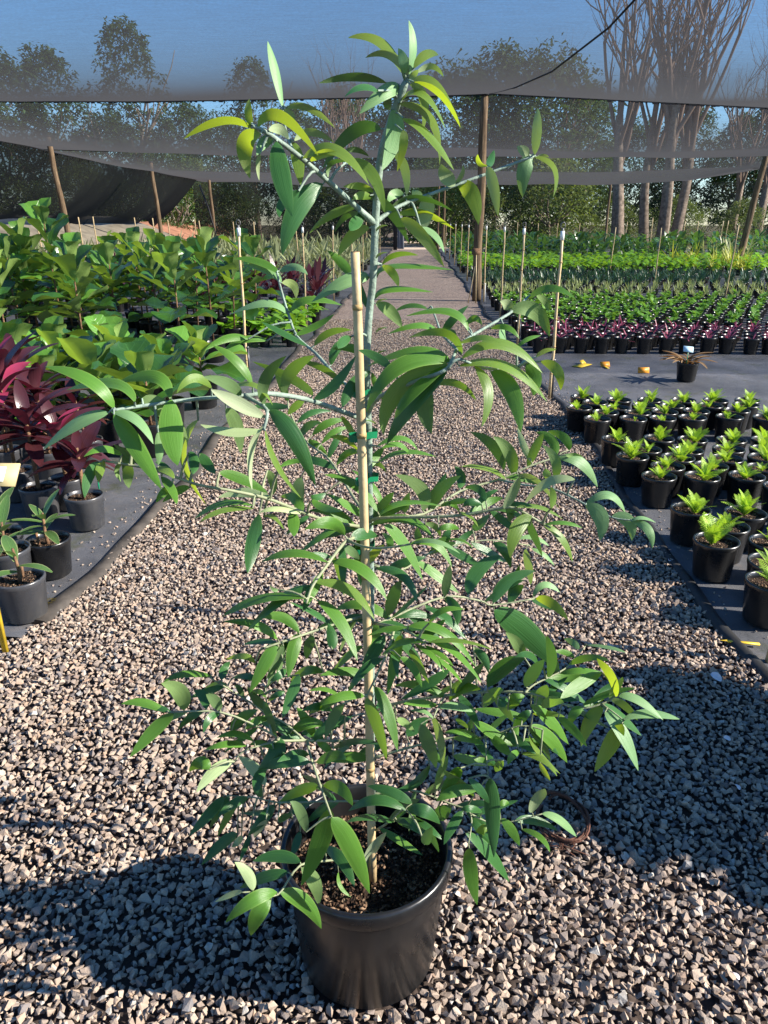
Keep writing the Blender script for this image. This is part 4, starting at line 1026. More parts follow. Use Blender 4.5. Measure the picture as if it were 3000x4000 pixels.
LEAVES = """
1105 419 1080 281 1046 162 36 p
983 502 867 473 715 545 33 y
981 491 970 441 975 386 34 y
1006 498 1098 455 1243 607 47 y
1019 524 957 567 977 697 72 y
1066 556 1033 556 1003 607 47 p
1080 553 1098 683 1142 846 83 d
1015 600 1006 647 1013 705 18 p
1120 419 1207 419 1310 501 29 p
1109 426 1135 459 1138 502 40 p
1051 509 1095 506 1127 545 40 p
1150 548 1213 514 1306 556 33 p
1145 556 1164 629 1174 723 54 y
1261 720 1161 818 1102 995 87 d
1166 746 1105 792 1092 849 41 d
1580 295 1488 164 1361 147 38 p
1585 286 1521 215 1428 225 34 p
1580 286 1576 236 1555 189 42 p
1599 291 1616 177 1597 80 32 p
1618 265 1661 215 1713 215 38 p
1627 282 1686 261 1732 299 25 p
1597 316 1618 291 1635 274 25 p
1606 320 1694 328 1774 442 38 p
1618 320 1720 371 1798 497 25 y
1601 328 1652 383 1652 508 40 p
1509 324 1386 299 1247 324 34 d
1475 354 1412 343 1346 379 25 d
1566 345 1504 358 1403 445 59 p
1559 396 1648 371 1739 501 25 y
1559 404 1686 464 1718 645 34 p
1530 430 1542 527 1492 666 76 p
1526 379 1513 404 1526 430 38 d
1576 461 1669 518 1774 666 32 y
1572 510 1576 565 1551 670 38 y
1538 594 1580 658 1589 767 40 p
1488 504 1378 518 1260 658 55 d
1353 586 1395 586 1441 611 23 d
1182 618 1310 586 1441 721 46 y
1213 628 1268 599 1323 603 34 y
1281 691 1298 636 1369 632 21 d
1361 628 1454 683 1502 831 51 y
1445 763 1526 826 1597 949 46 d
1458 750 1403 725 1340 729 30 y
1454 776 1412 763 1378 780 34 y
1576 759 1538 759 1517 793 38 p
1530 805 1635 772 1766 822 25 d
1673 759 1661 835 1629 932 68 p
1652 767 1627 759 1610 742 34 p
1779 721 1741 687 1724 641 59 p
1779 721 1800 683 1806 647 21 p
1403 805 1298 835 1209 911 34 y
1399 831 1348 847 1306 907 25 d
1424 843 1391 869 1369 902 51 d
1443 890 1376 920 1320 1002 49 y
1551 835 1656 831 1774 894 30 y
1566 854 1643 915 1735 1043 51 y
1643 890 1699 920 1735 987 26 p
2088 603 2098 508 2100 422 42 p
2080 606 2048 668 2042 771 65 p
2066 603 2044 588 2019 572 40 p
2089 613 2167 660 2160 773 22 p
2095 613 2120 608 2144 615 14 p
1903 653 1928 725 1945 845 47 p
1907 650 1918 624 1930 586 33 d
1900 650 1876 635 1867 603 22 y
1787 725 1842 758 1869 877 69 y
1090 1069 1013 1023 913 1010 31 n
1097 1105 1043 1054 946 1036 36 p
1092 1059 1151 1041 1202 1074 31 p
1102 1105 1146 1115 1156 1166 36 y
1123 1225 1038 1184 900 1228 31 p
1136 1217 1207 1171 1336 1192 31 n
1446 1079 1351 1095 1218 1179 56 p
1371 1079 1336 1028 1279 979 41 n
1494 1033 1551 992 1633 997 23 n
1474 1082 1535 1038 1771 1054 20 n
1494 1038 1535 1069 1556 1120 36 y
1466 1166 1525 1128 1692 1141 26 n
1469 1187 1525 1217 1571 1282 51 n
1438 1207 1417 1151 1405 1095 26 d
1710 1294 1633 1271 1515 1305 26 n
1669 1207 1602 1194 1543 1217 20 n
1151 1310 1238 1269 1305 1228 28 n
1197 1350 1105 1302 1023 1258 26 d
1228 1350 1289 1299 1374 1289 31 n
1371 1315 1341 1335 1320 1361 41 d
447 1595 348 1485 177 1432 55 n
526 1569 437 1498 260 1523 46 n
665 1557 606 1470 458 1496 55 n
424 1612 302 1650 169 1755 51 p
441 1607 534 1637 599 1734 42 p
445 1620 526 1738 631 1911 76 n
555 1557 644 1603 732 1713 72 n
669 1561 669 1688 694 1818 101 n
618 1688 623 1751 618 1818 38 p
526 1730 504 1793 488 1865 55 d
475 1776 403 1753 327 1785 30 n
509 1814 500 1856 504 1907 46 n
479 1806 456 1835 473 1882 21 n
386 1806 348 1856 331 1945 46 d
407 1801 391 1835 386 1886 38 y
774 1641 720 1789 808 1974 30 y
618 1823 652 1839 677 1869 34 y
631 1861 669 1907 690 1970 38 n
669 1903 639 1924 610 1962 34 n
741 1903 690 1920 635 1962 34 n
991 1976 869 1964 760 2027 27 n
987 1987 869 1995 777 2044 24 y
825 1515 758 1477 690 1536 38 y
741 1764 758 1806 753 1852 46 d
779 1772 808 1810 842 1852 46 d
1033 1629 926 1574 824 1522 59 q
1022 1680 904 1688 783 1658 40 q
1026 1662 978 1765 985 1912 28 q
1051 1603 1147 1706 1232 1897 77 d
1037 1684 1085 1816 1176 1945 24 y
985 1500 926 1412 831 1349 40 n
941 1544 890 1500 794 1471 51 d
882 1596 923 1662 941 1772 59 n
1033 1581 1037 1478 1118 1390 51 d
1110 1537 1140 1449 1228 1390 55 n
1221 1544 1140 1478 985 1412 40 n
971 1324 890 1320 801 1368 33 n
1044 1331 956 1327 875 1368 29 n
1228 1559 1309 1500 1390 1390 44 d
1346 1507 1265 1441 1176 1412 29 n
1294 1426 1316 1360 1375 1316 40 d
1449 1397 1375 1360 1298 1364 37 n
1338 1588 1382 1500 1449 1449 51 d
1162 1651 1221 1610 1294 1607 26 d
1176 1706 1206 1662 1257 1651 33 d
1221 1699 1279 1654 1346 1640 33 n
1257 1732 1309 1684 1360 1673 26 n
1397 1757 1346 1713 1287 1706 26 y
1316 1816 1353 1772 1397 1757 29 n
1125 1618 1162 1581 1191 1566 33 n
1191 1728 1235 1735 1279 1779 26 n
1397 1728 1360 1662 1331 1625 26 y
915 1507 1000 1507 1066 1585 22 y
1096 1824 1147 1801 1206 1809 22 n
1054 1943 953 1922 853 1943 42 q
1044 1838 1066 1882 1066 1934 37 n
1829 1292 1757 1216 1588 1234 31 n
1802 1386 1739 1301 1596 1319 36 n
1757 1408 1623 1372 1436 1430 40 n
1757 1412 1561 1430 1431 1609 67 n
1748 1417 1552 1529 1498 1698 80 n
1757 1421 1614 1529 1543 1636 49 n
1744 1453 1605 1582 1512 1734 71 d
1677 1511 1659 1591 1686 1694 76 d
1806 1399 1962 1341 2119 1457 45 y
1793 1430 1980 1430 2137 1569 40 y
1855 1430 1909 1529 1882 1667 45 y
1918 1453 1998 1529 2034 1689 76 n
1994 1216 2088 1216 2146 1314 67 n
2061 1167 2150 1127 2248 1167 31 n
2096 1154 2132 1180 2141 1216 31 n
1989 1212 1980 1189 1954 1176 45 p
2114 1412 2177 1448 2190 1524 45 y
2056 1421 2088 1475 2083 1546 62 n
2016 1359 2061 1323 2114 1310 18 n
2096 1395 2132 1368 2172 1363 20 p
1971 1279 1967 1314 1971 1350 31 p
1730 1305 1766 1252 1829 1194 36 d
1793 1341 1882 1319 1954 1341 25 y
1918 1283 1980 1279 2029 1323 25 n
1820 1270 1855 1243 1882 1270 27 n
1775 1332 1757 1305 1730 1314 45 d
1686 1502 1784 1497 1860 1564 31 n
2074 1801 2047 1743 2021 1671 30 q
1534 1444 1471 1395 1400 1368 40 d
1454 1457 1471 1511 1498 1564 27 n
1445 1825 1471 1781 1504 1744 33 n
1478 1807 1574 1766 1706 1785 21 n
1471 1744 1566 1711 1632 1759 22 n
1493 1751 1559 1737 1603 1781 22 n
1441 1840 1471 1810 1511 1847 22 y
1474 1998 1390 1895 1268 1854 40 n
1496 1987 1456 1899 1375 1836 26 n
1397 1766 1346 1777 1316 1818 26 n
1441 2031 1360 1976 1272 1928 33 n
1390 2071 1316 2009 1206 1994 40 n
1346 2090 1287 2042 1191 2068 55 n
1478 2016 1574 1961 1721 1976 24 n
1441 2053 1581 2027 1691 2101 37 n
1651 1994 1647 1913 1544 1854 59 n
1684 1998 1713 1921 1801 1858 55 d
1581 2001 1585 1965 1599 1924 37 d
1794 1906 1801 1862 1776 1821 40 d
1949 1847 1882 1829 1816 1821 16 y
1897 1957 1868 1910 1816 1906 33 d
1882 1972 1838 1961 1809 1979 33 d
1500 2053 1574 2119 1651 2266 48 n
1375 2104 1419 2086 1478 2097 51 d
1449 2215 1456 2171 1500 2126 40 y
1515 2141 1522 2112 1493 2082 33 n
1603 2126 1699 2126 1765 2215 33 n
1610 2119 1706 2112 1798 2163 16 p
1739 2329 1746 2266 1757 2207 40 d
1294 2193 1419 2226 1511 2343 48 n
1235 2274 1368 2303 1463 2421 44 y
1463 2218 1574 2248 1629 2354 40 d
1515 2406 1537 2332 1566 2266 55 d
1529 2413 1603 2347 1669 2288 18 d
1537 2428 1419 2362 1309 2384 44 n
1735 2332 1779 2376 1787 2443 44 d
1662 2376 1750 2413 1809 2494 29 d
1676 2435 1728 2384 1816 2380 26 n
1537 2413 1618 2395 1706 2421 37 d
1338 2134 1375 2156 1404 2185 37 d
1662 2046 1699 2057 1721 2097 26 n
1721 1979 1765 1968 1794 2001 22 n
1750 1965 1794 1957 1838 1957 26 d
1794 2001 1838 2020 1868 2060 13 y
1713 2068 1757 2057 1794 2068 29 n
1846 2068 1875 2046 1912 2009 37 d
1640 2112 1632 2090 1632 2060 33 d
1735 2112 1794 2108 1846 2141 9 n
1968 1835 1926 1742 1838 1688 46 d
2006 1856 1989 1768 1926 1705 55 n
2174 1776 2153 1717 2094 1688 42 n
2166 1873 2170 1801 2119 1738 42 n
2178 1789 2271 1805 2334 1902 46 p
2224 1759 2203 1709 2140 1684 38 n
2212 1780 2262 1789 2304 1843 29 n
1976 1873 1901 1829 1800 1822 21 y
1972 1990 2002 1919 2027 1860 42 p
2245 1873 2136 1885 2044 1974 38 q
2023 1856 2103 1877 2182 1986 15 p
2153 1986 2161 1936 2149 1902 29 y
2132 1831 2136 1852 2153 1873 34 y
2287 1969 2380 1932 2443 2003 34 p
2287 1974 2346 2020 2342 2112 67 p
2392 2016 2455 2037 2468 2112 55 p
2464 2032 2514 2024 2561 2041 15 p
2468 2037 2531 2066 2548 2142 38 p
2077 2016 2018 2070 1993 2179 63 y
2119 2045 2195 2104 2237 2196 29 y
2128 2049 2203 2041 2275 2062 18 n
2027 2108 2086 2100 2145 2133 21 p
2077 2142 2128 2167 2166 2209 18 p
2056 2146 2065 2213 2073 2284 35 p
1926 2121 1972 2154 1993 2217 42 d
1829 2322 1867 2230 1960 2171 63 d
1926 2356 1985 2272 2090 2230 55 d
2082 2331 2128 2284 2187 2314 29 p
2094 2339 2153 2356 2220 2423 42 y
1930 2385 2055 2470 2185 2617 107 d
2018 1982 2111 1978 2199 2028 18 y
2069 2053 1985 1995 1901 1999 21 n
1981 1944 1993 1986 1989 2045 42 d
2042 2559 2020 2514 1975 2470 49 n
2140 2644 2158 2559 2136 2483 45 d
2261 2537 2238 2510 2203 2496 29 p
2296 2519 2368 2525 2448 2550 13 p
2221 2595 2296 2570 2381 2581 31 n
2404 2720 2386 2639 2332 2572 40 y
2189 2630 2270 2620 2350 2626 27 n
2350 2626 2261 2675 2189 2729 55 n
2279 2755 2377 2706 2484 2688 27 n
2417 2720 2493 2733 2591 2813 36 p
2439 2813 2538 2787 2654 2809 38 p
2430 2827 2386 2907 2323 3014 67 y
2363 2782 2435 2871 2493 3010 54 p
2354 2760 2305 2818 2270 2916 58 y
2279 2769 2243 2787 2221 2845 40 n
1904 2684 1966 2608 2051 2572 67 d
2055 2684 2082 2630 2127 2577 54 d
2091 2755 2118 2711 2136 2675 54 n
2118 2764 2158 2738 2203 2746 45 n
1850 2541 1890 2568 1908 2630 36 d
1886 2764 1921 2715 1966 2693 49 n
1984 2773 2011 2733 2051 2720 54 n
1944 2755 1966 2738 1975 2720 45 d
2042 2796 1948 2782 1854 2769 36 n
2082 2787 2145 2787 2207 2800 25 y
2073 2755 2154 2818 2221 2907 49 n
2180 2804 2234 2845 2292 2916 40 n
2073 2836 2154 2889 2216 2979 54 n
1993 2916 2073 2898 2158 2916 31 n
2064 2871 2109 2943 2189 3023 20 y
2109 2979 2127 3014 2149 3050 22 y
2038 2943 2118 2965 2176 3032 27 y
1850 2818 1930 2867 2002 2912 45 n
1912 2871 1957 2912 1993 2952 45 n
2029 2938 2002 2952 1984 2988 31 n
1966 2970 1948 2992 1935 3014 36 n
2011 2898 2015 2845 2011 2809 27 n
2243 2568 2207 2548 2167 2546 25 n
2100 2586 2064 2559 2011 2568 31 d
1850 2965 1895 2974 1939 2992 27 n
1242 2347 1329 2426 1396 2580 51 n
1478 2446 1400 2414 1329 2426 35 d
1471 2434 1463 2497 1447 2552 39 n
1612 2469 1526 2454 1435 2485 25 n
1597 2446 1738 2465 1857 2603 39 n
1620 2481 1754 2528 1880 2666 32 n
1675 2509 1794 2501 1920 2536 13 y
1660 2509 1565 2509 1494 2560 28 n
1565 2481 1541 2576 1514 2714 47 n
1565 2568 1612 2607 1648 2686 35 n
1605 2536 1636 2591 1675 2670 30 n
1636 2544 1731 2584 1805 2666 20 n
1620 2513 1691 2560 1735 2627 24 n
1660 2521 1723 2556 1770 2603 22 n
1502 2481 1463 2544 1412 2615 55 d
1494 2572 1423 2615 1356 2710 39 d
1455 2647 1352 2623 1250 2639 39 n
1415 2525 1360 2560 1293 2631 30 n
1738 2725 1652 2678 1545 2678 43 n
1754 2615 1675 2670 1565 2733 43 d
1707 2753 1644 2745 1577 2749 33 n
1719 2765 1786 2757 1857 2781 35 p
1691 2804 1652 2777 1601 2777 17 p
1699 2804 1723 2883 1727 2997 38 p
1644 2828 1675 2907 1703 3000 59 d
1435 2725 1475 2828 1510 2970 51 n
1463 2682 1514 2781 1553 2934 51 n
1754 2733 1809 2690 1880 2694 43 n
1423 2718 1337 2718 1250 2757 39 n
1297 2536 1297 2489 1282 2434 47 d
1274 2851 1305 2804 1345 2749 43 d
1376 2796 1313 2828 1250 2875 28 d
1297 2922 1384 2895 1486 2907 28 d
1443 2962 1352 2958 1250 2970 47 n
1502 2914 1447 2922 1392 2954 32 d
1880 2887 1809 2859 1735 2863 28 n
1770 2954 1849 2970 1943 2985 39 n
1825 2844 1801 2820 1786 2804 24 n
1589 2875 1628 2836 1675 2804 55 d
1549 2812 1581 2824 1620 2859 32 n
1849 2528 1884 2568 1908 2623 32 d
828 2641 724 2630 639 2665 30 n
719 2773 701 2703 630 2669 71 n
649 2783 563 2745 474 2750 36 n
677 2788 601 2854 507 2958 57 n
805 2769 795 2721 757 2698 47 d
861 2773 838 2736 805 2712 47 d
885 2684 838 2679 786 2707 33 n
795 2778 743 2802 696 2849 33 d
857 2788 819 2807 795 2863 33 d
866 2655 875 2617 899 2584 36 d
998 2589 951 2563 885 2575 28 y
1083 2495 998 2438 871 2428 38 n
1168 2471 1102 2411 1008 2414 43 n
1083 2509 1036 2589 975 2707 57 n
1168 2476 1145 2542 1126 2646 57 n
1107 2523 1074 2589 1046 2684 33 d
1225 2485 1206 2523 1197 2575 43 d
1116 2613 1093 2636 1055 2660 33 d
913 2646 970 2641 1027 2669 28 d
970 2712 1008 2701 1036 2726 24 n
1112 2703 1074 2717 1046 2740 24 d
904 2859 942 2807 1008 2773 47 d
956 2849 1008 2814 1050 2807 33 n
1126 2840 1064 2814 1031 2825 28 d
989 2892 923 2865 847 2882 28 n
961 2911 885 2906 800 2929 30 n
1069 2925 1017 2903 975 2911 26 n
1036 3066 994 3005 932 2953 52 q
909 2972 838 3014 767 3095 52 q
819 3005 781 2981 738 3014 57 n
1093 2882 1074 2948 1008 3005 71 d
1041 3005 1008 3043 1008 3100 47 d
1211 2977 1112 2975 1017 3005 52 d
1168 2636 1140 2712 1102 2807 47 d
1230 2882 1197 2816 1159 2764 43 n
1348 2721 1282 2740 1206 2788 43 n
1348 2797 1272 2840 1216 2906 43 d
1339 2750 1301 2807 1272 2882 47 d
1263 2627 1197 2619 1135 2660 38 n
1329 2717 1272 2691 1206 2698 19 n
1301 2948 1263 2911 1235 2887 33 n
1235 2977 1301 2953 1350 2967 47 d
1131 2868 1206 2825 1272 2835 47 n
1206 2948 1150 2946 1083 2977 38 d
1296 2778 1244 2759 1178 2778 33 d
1244 3072 1173 3088 1094 3131 47 n
1263 3068 1330 3080 1378 3147 51 n
1287 3159 1251 3289 1177 3458 83 n
1295 3194 1374 3312 1444 3490 83 n
1173 3368 1086 3344 988 3364 51 d
1125 3407 1031 3427 936 3470 47 d
1082 3486 984 3517 881 3604 59 n
1058 3513 1007 3572 980 3655 71 n
1094 3486 1188 3525 1255 3628 67 n
988 3478 968 3415 917 3368 47 q
944 3486 897 3494 838 3524 24 q
1177 3391 1228 3446 1244 3537 59 n
873 3112 818 3178 739 3265 47 d
968 3119 913 3139 850 3190 39 d
928 3257 865 3297 787 3379 47 d
1070 3143 1031 3194 968 3265 47 d
1196 3249 1173 3171 1133 3131 47 d
1023 3112 1003 3068 1007 3013 39 d
1267 3312 1334 3360 1385 3466 51 d
1322 3407 1330 3462 1374 3505 17 n
1070 3171 1007 3173 948 3175 24 d
1086 3210 1110 3193 1141 3182 28 d
976 3265 960 3305 936 3368 24 d
1039 3202 1015 3234 995 3273 32 q
1141 3234 1125 3289 1094 3336 39 d
1173 3249 1157 3297 1141 3344 35 d
944 3265 928 3289 905 3308 28 q
1585 3164 1470 3122 1360 3169 45 d
1540 3209 1440 3192 1350 3214 28 d
1435 3419 1445 3329 1510 3249 45 q
1555 3214 1619 3224 1674 3279 45 d
1609 3139 1530 3095 1435 3070 45 d
1619 3189 1674 3249 1714 3329 35 d
1594 3169 1659 3169 1719 3219 55 d
1809 3169 1769 3224 1734 3299 42 d
1914 3040 1924 3169 1929 3349 68 d
1834 3314 1839 3409 1864 3534 62 n
1819 3254 1909 3329 1989 3444 50 d
1959 3199 1999 3244 2029 3304 42 n
2078 3174 2098 3115 2128 3080 48 p
2118 3179 2188 3204 2253 3269 35 p
2014 3209 2088 3204 2178 3244 38 d
2039 3239 2108 3269 2148 3329 25 n
1904 3249 1889 3242 1859 3249 45 y
1869 3085 1779 3090 1704 3130 50 n
1849 3110 1789 3050 1734 3010 35 n
1799 3000 1769 3040 1719 3100 50 n
1709 3080 1719 3020 1749 2950 35 n
1699 3199 1729 3174 1764 3149 60 d
1679 2990 1619 3060 1540 3090 35 d
1829 3040 1879 3090 1909 3139 35 d
1949 3149 1969 3135 1989 3139 25 n
1884 3174 1839 3159 1799 3164 30 d
1659 3299 1669 3269 1689 3229 45 d
1012 2010 987 2128 968 2239 63 d
1277 2195 1147 2160 1022 2195 35 n
1193 2338 1021 2338 869 2407 38 n
1214 2287 1088 2346 966 2464 42 d
1172 2006 1088 1985 1012 2002 25 q
1142 1997 1147 2044 1148 2096 52 n
1176 2006 1155 1951 1096 1939 46 n
1176 1863 1163 1934 1176 2010 55 d
857 1846 945 1871 1046 1926 46 n
1033 2014 1071 2023 1109 2069 18 y
1222 1951 1264 1981 1340 1997 34 n
1273 1926 1239 1943 1214 1934 29 d
1088 2304 1071 2304 1054 2287 17 d"""

# ================================================================ the tall young tree in its pot
random.seed(77)
PC = Vector((-.085, 1.165, .008))
tree_t = thing('potted_tree', 'tall young tree with long narrow leaves staked in a large black pot', 'potted tree', PC)
b = MB(); n = 56
lathe(b, [(0, .004), (.132, .003), (.144, .012), (.165, .262)], n); pot_o = obj('pot', b.mesh('pot', M['pot']), tree_t)
b = MB()
lathe(b, [(.1645, .258), (.171, .262), (.1765, .270), (.178, .288), (.1765, .300), (.1725, .304), (.1670, .3035), (.1645, .300), (.1630, .25), (.155, .20)], n); obj('rim', b.mesh('rim', M['pot']), pot_o)
random.seed(78)
V = [(0, 0, .225)]; F = []; nn, rr = 44, 16
for k in range(1, rr+1):
    for j in range(nn):
        w = 6.283*j/nn; q = .160*k/rr; V.append((q*math.cos(w), q*math.sin(w), .222+random.uniform(-.007, .007)+.010*wob(q*60*math.cos(w), q*60*math.sin(w), .3)))
for j in range(nn): F.append((0, 1+j, 1+(j+1) % nn))
for k in range(rr-1):
    for j in range(nn): a = 1+k*nn; F.append((a+j, a+nn+j, a+nn+(j+1) % nn, a+(j+1) % nn))
soil_o = obj('soil', mesh('soil', V, F, M['soil']), tree_t)
b = MB()
for i in range(420):                       # bark chips in the mix
    a = random.uniform(0, 6.28); r = .15*math.sqrt(random.random()); s = random.uniform(.002, .006)
    box(b, (r*math.cos(a), r*math.sin(a), .228+random.uniform(-.003, .006)), (s*2.2, s, s*.6), 0, Quaternion(rdir(), random.uniform(0, 3)).to_matrix())
mm = NT('bark_chips'); pp = mm.pbsdf(.9, .2); mm.l(mm.ramp(mm.n('ShaderNodeNewGeometry').outputs['Random Per Island'], [(0, (.02, .012, .008)), (.6, (.09, .05, .03)), (1, (.3, .2, .13))]), pp.inputs['Base Color'])
obj('bark_chips', b.mesh('bark_chips', mm.done(pp.outputs[0])), soil_o)['kind'] = 'stuff'
YT = 1.17
def L3(px, py, Y): return at_y(px, py, Y)-PC
# bamboo stake with ties
b = MB(); spts = [(1387, 985), (1396, 1200), (1403, 1420), (1412, 1700), (1420, 1960), (1428, 2250), (1438, 2600), (1446, 3000), (1452, 3300), (1459, 3470)]
S3 = [L3(x, y, 1.125+.02*i/9) for i, (x, y) in enumerate(spts)]; S3[-1].z = .20
tube(b, S3, [.0066+.0020*i/9 for i in range(10)], 12)
for k in (1, 3, 5, 6, 7): tube(b, [S3[k]-Vector((0, 0, .004)), S3[k]+Vector((0, 0, .004))], .0066+.0020*k/9+.0008, 12, 1)
tube(b, [S3[0]-Vector((0, 0, .004)), S3[0]+Vector((0, 0, .0008))], .0064, 12, 2)
stake_o = obj('stake', b.mesh('stake', [M['cane'], M['cane_node'], M['bark']]), tree_t)
for px0, px1, py, hh in ((1388, 1452, 1538, 10), (1375, 1457, 1708, 13), (1400, 1462, 1882, 10), (1385, 1448, 2148, 12)):
    b = MB(); c0 = L3(px0+14, py, 1.14); c1 = L3(px1-12, py+2, 1.165); h = hh/2300; pts = []
    for i in range(15):
        a = math.pi/2+math.pi*i/7 if i < 8 else 0
    m_ = [(c0.x-.011, c0.y), (c0.x-.007, c0.y-.010), (c0.x+.004, c0.y-.012), (c1.x, c1.y-.012), (c1.x+.012, c1.y-.010), (c1.x+.012, c1.y+.010), (c1.x-.002, c1.y+.014), (c0.x, c0.y+.012), (c0.x-.010, c0.y+.007)]
    V = [(x, y, c0.z+s*h) for x, y in m_ for s in (-1, 1)]; k = len(m_)
    b.add(V, [((2*i), (2*i+2) % (2*k), (2*i+3) % (2*k), 2*i+1) for i in range(k)]); obj('tie', b.mesh('tie', M['tie']), tree_t)

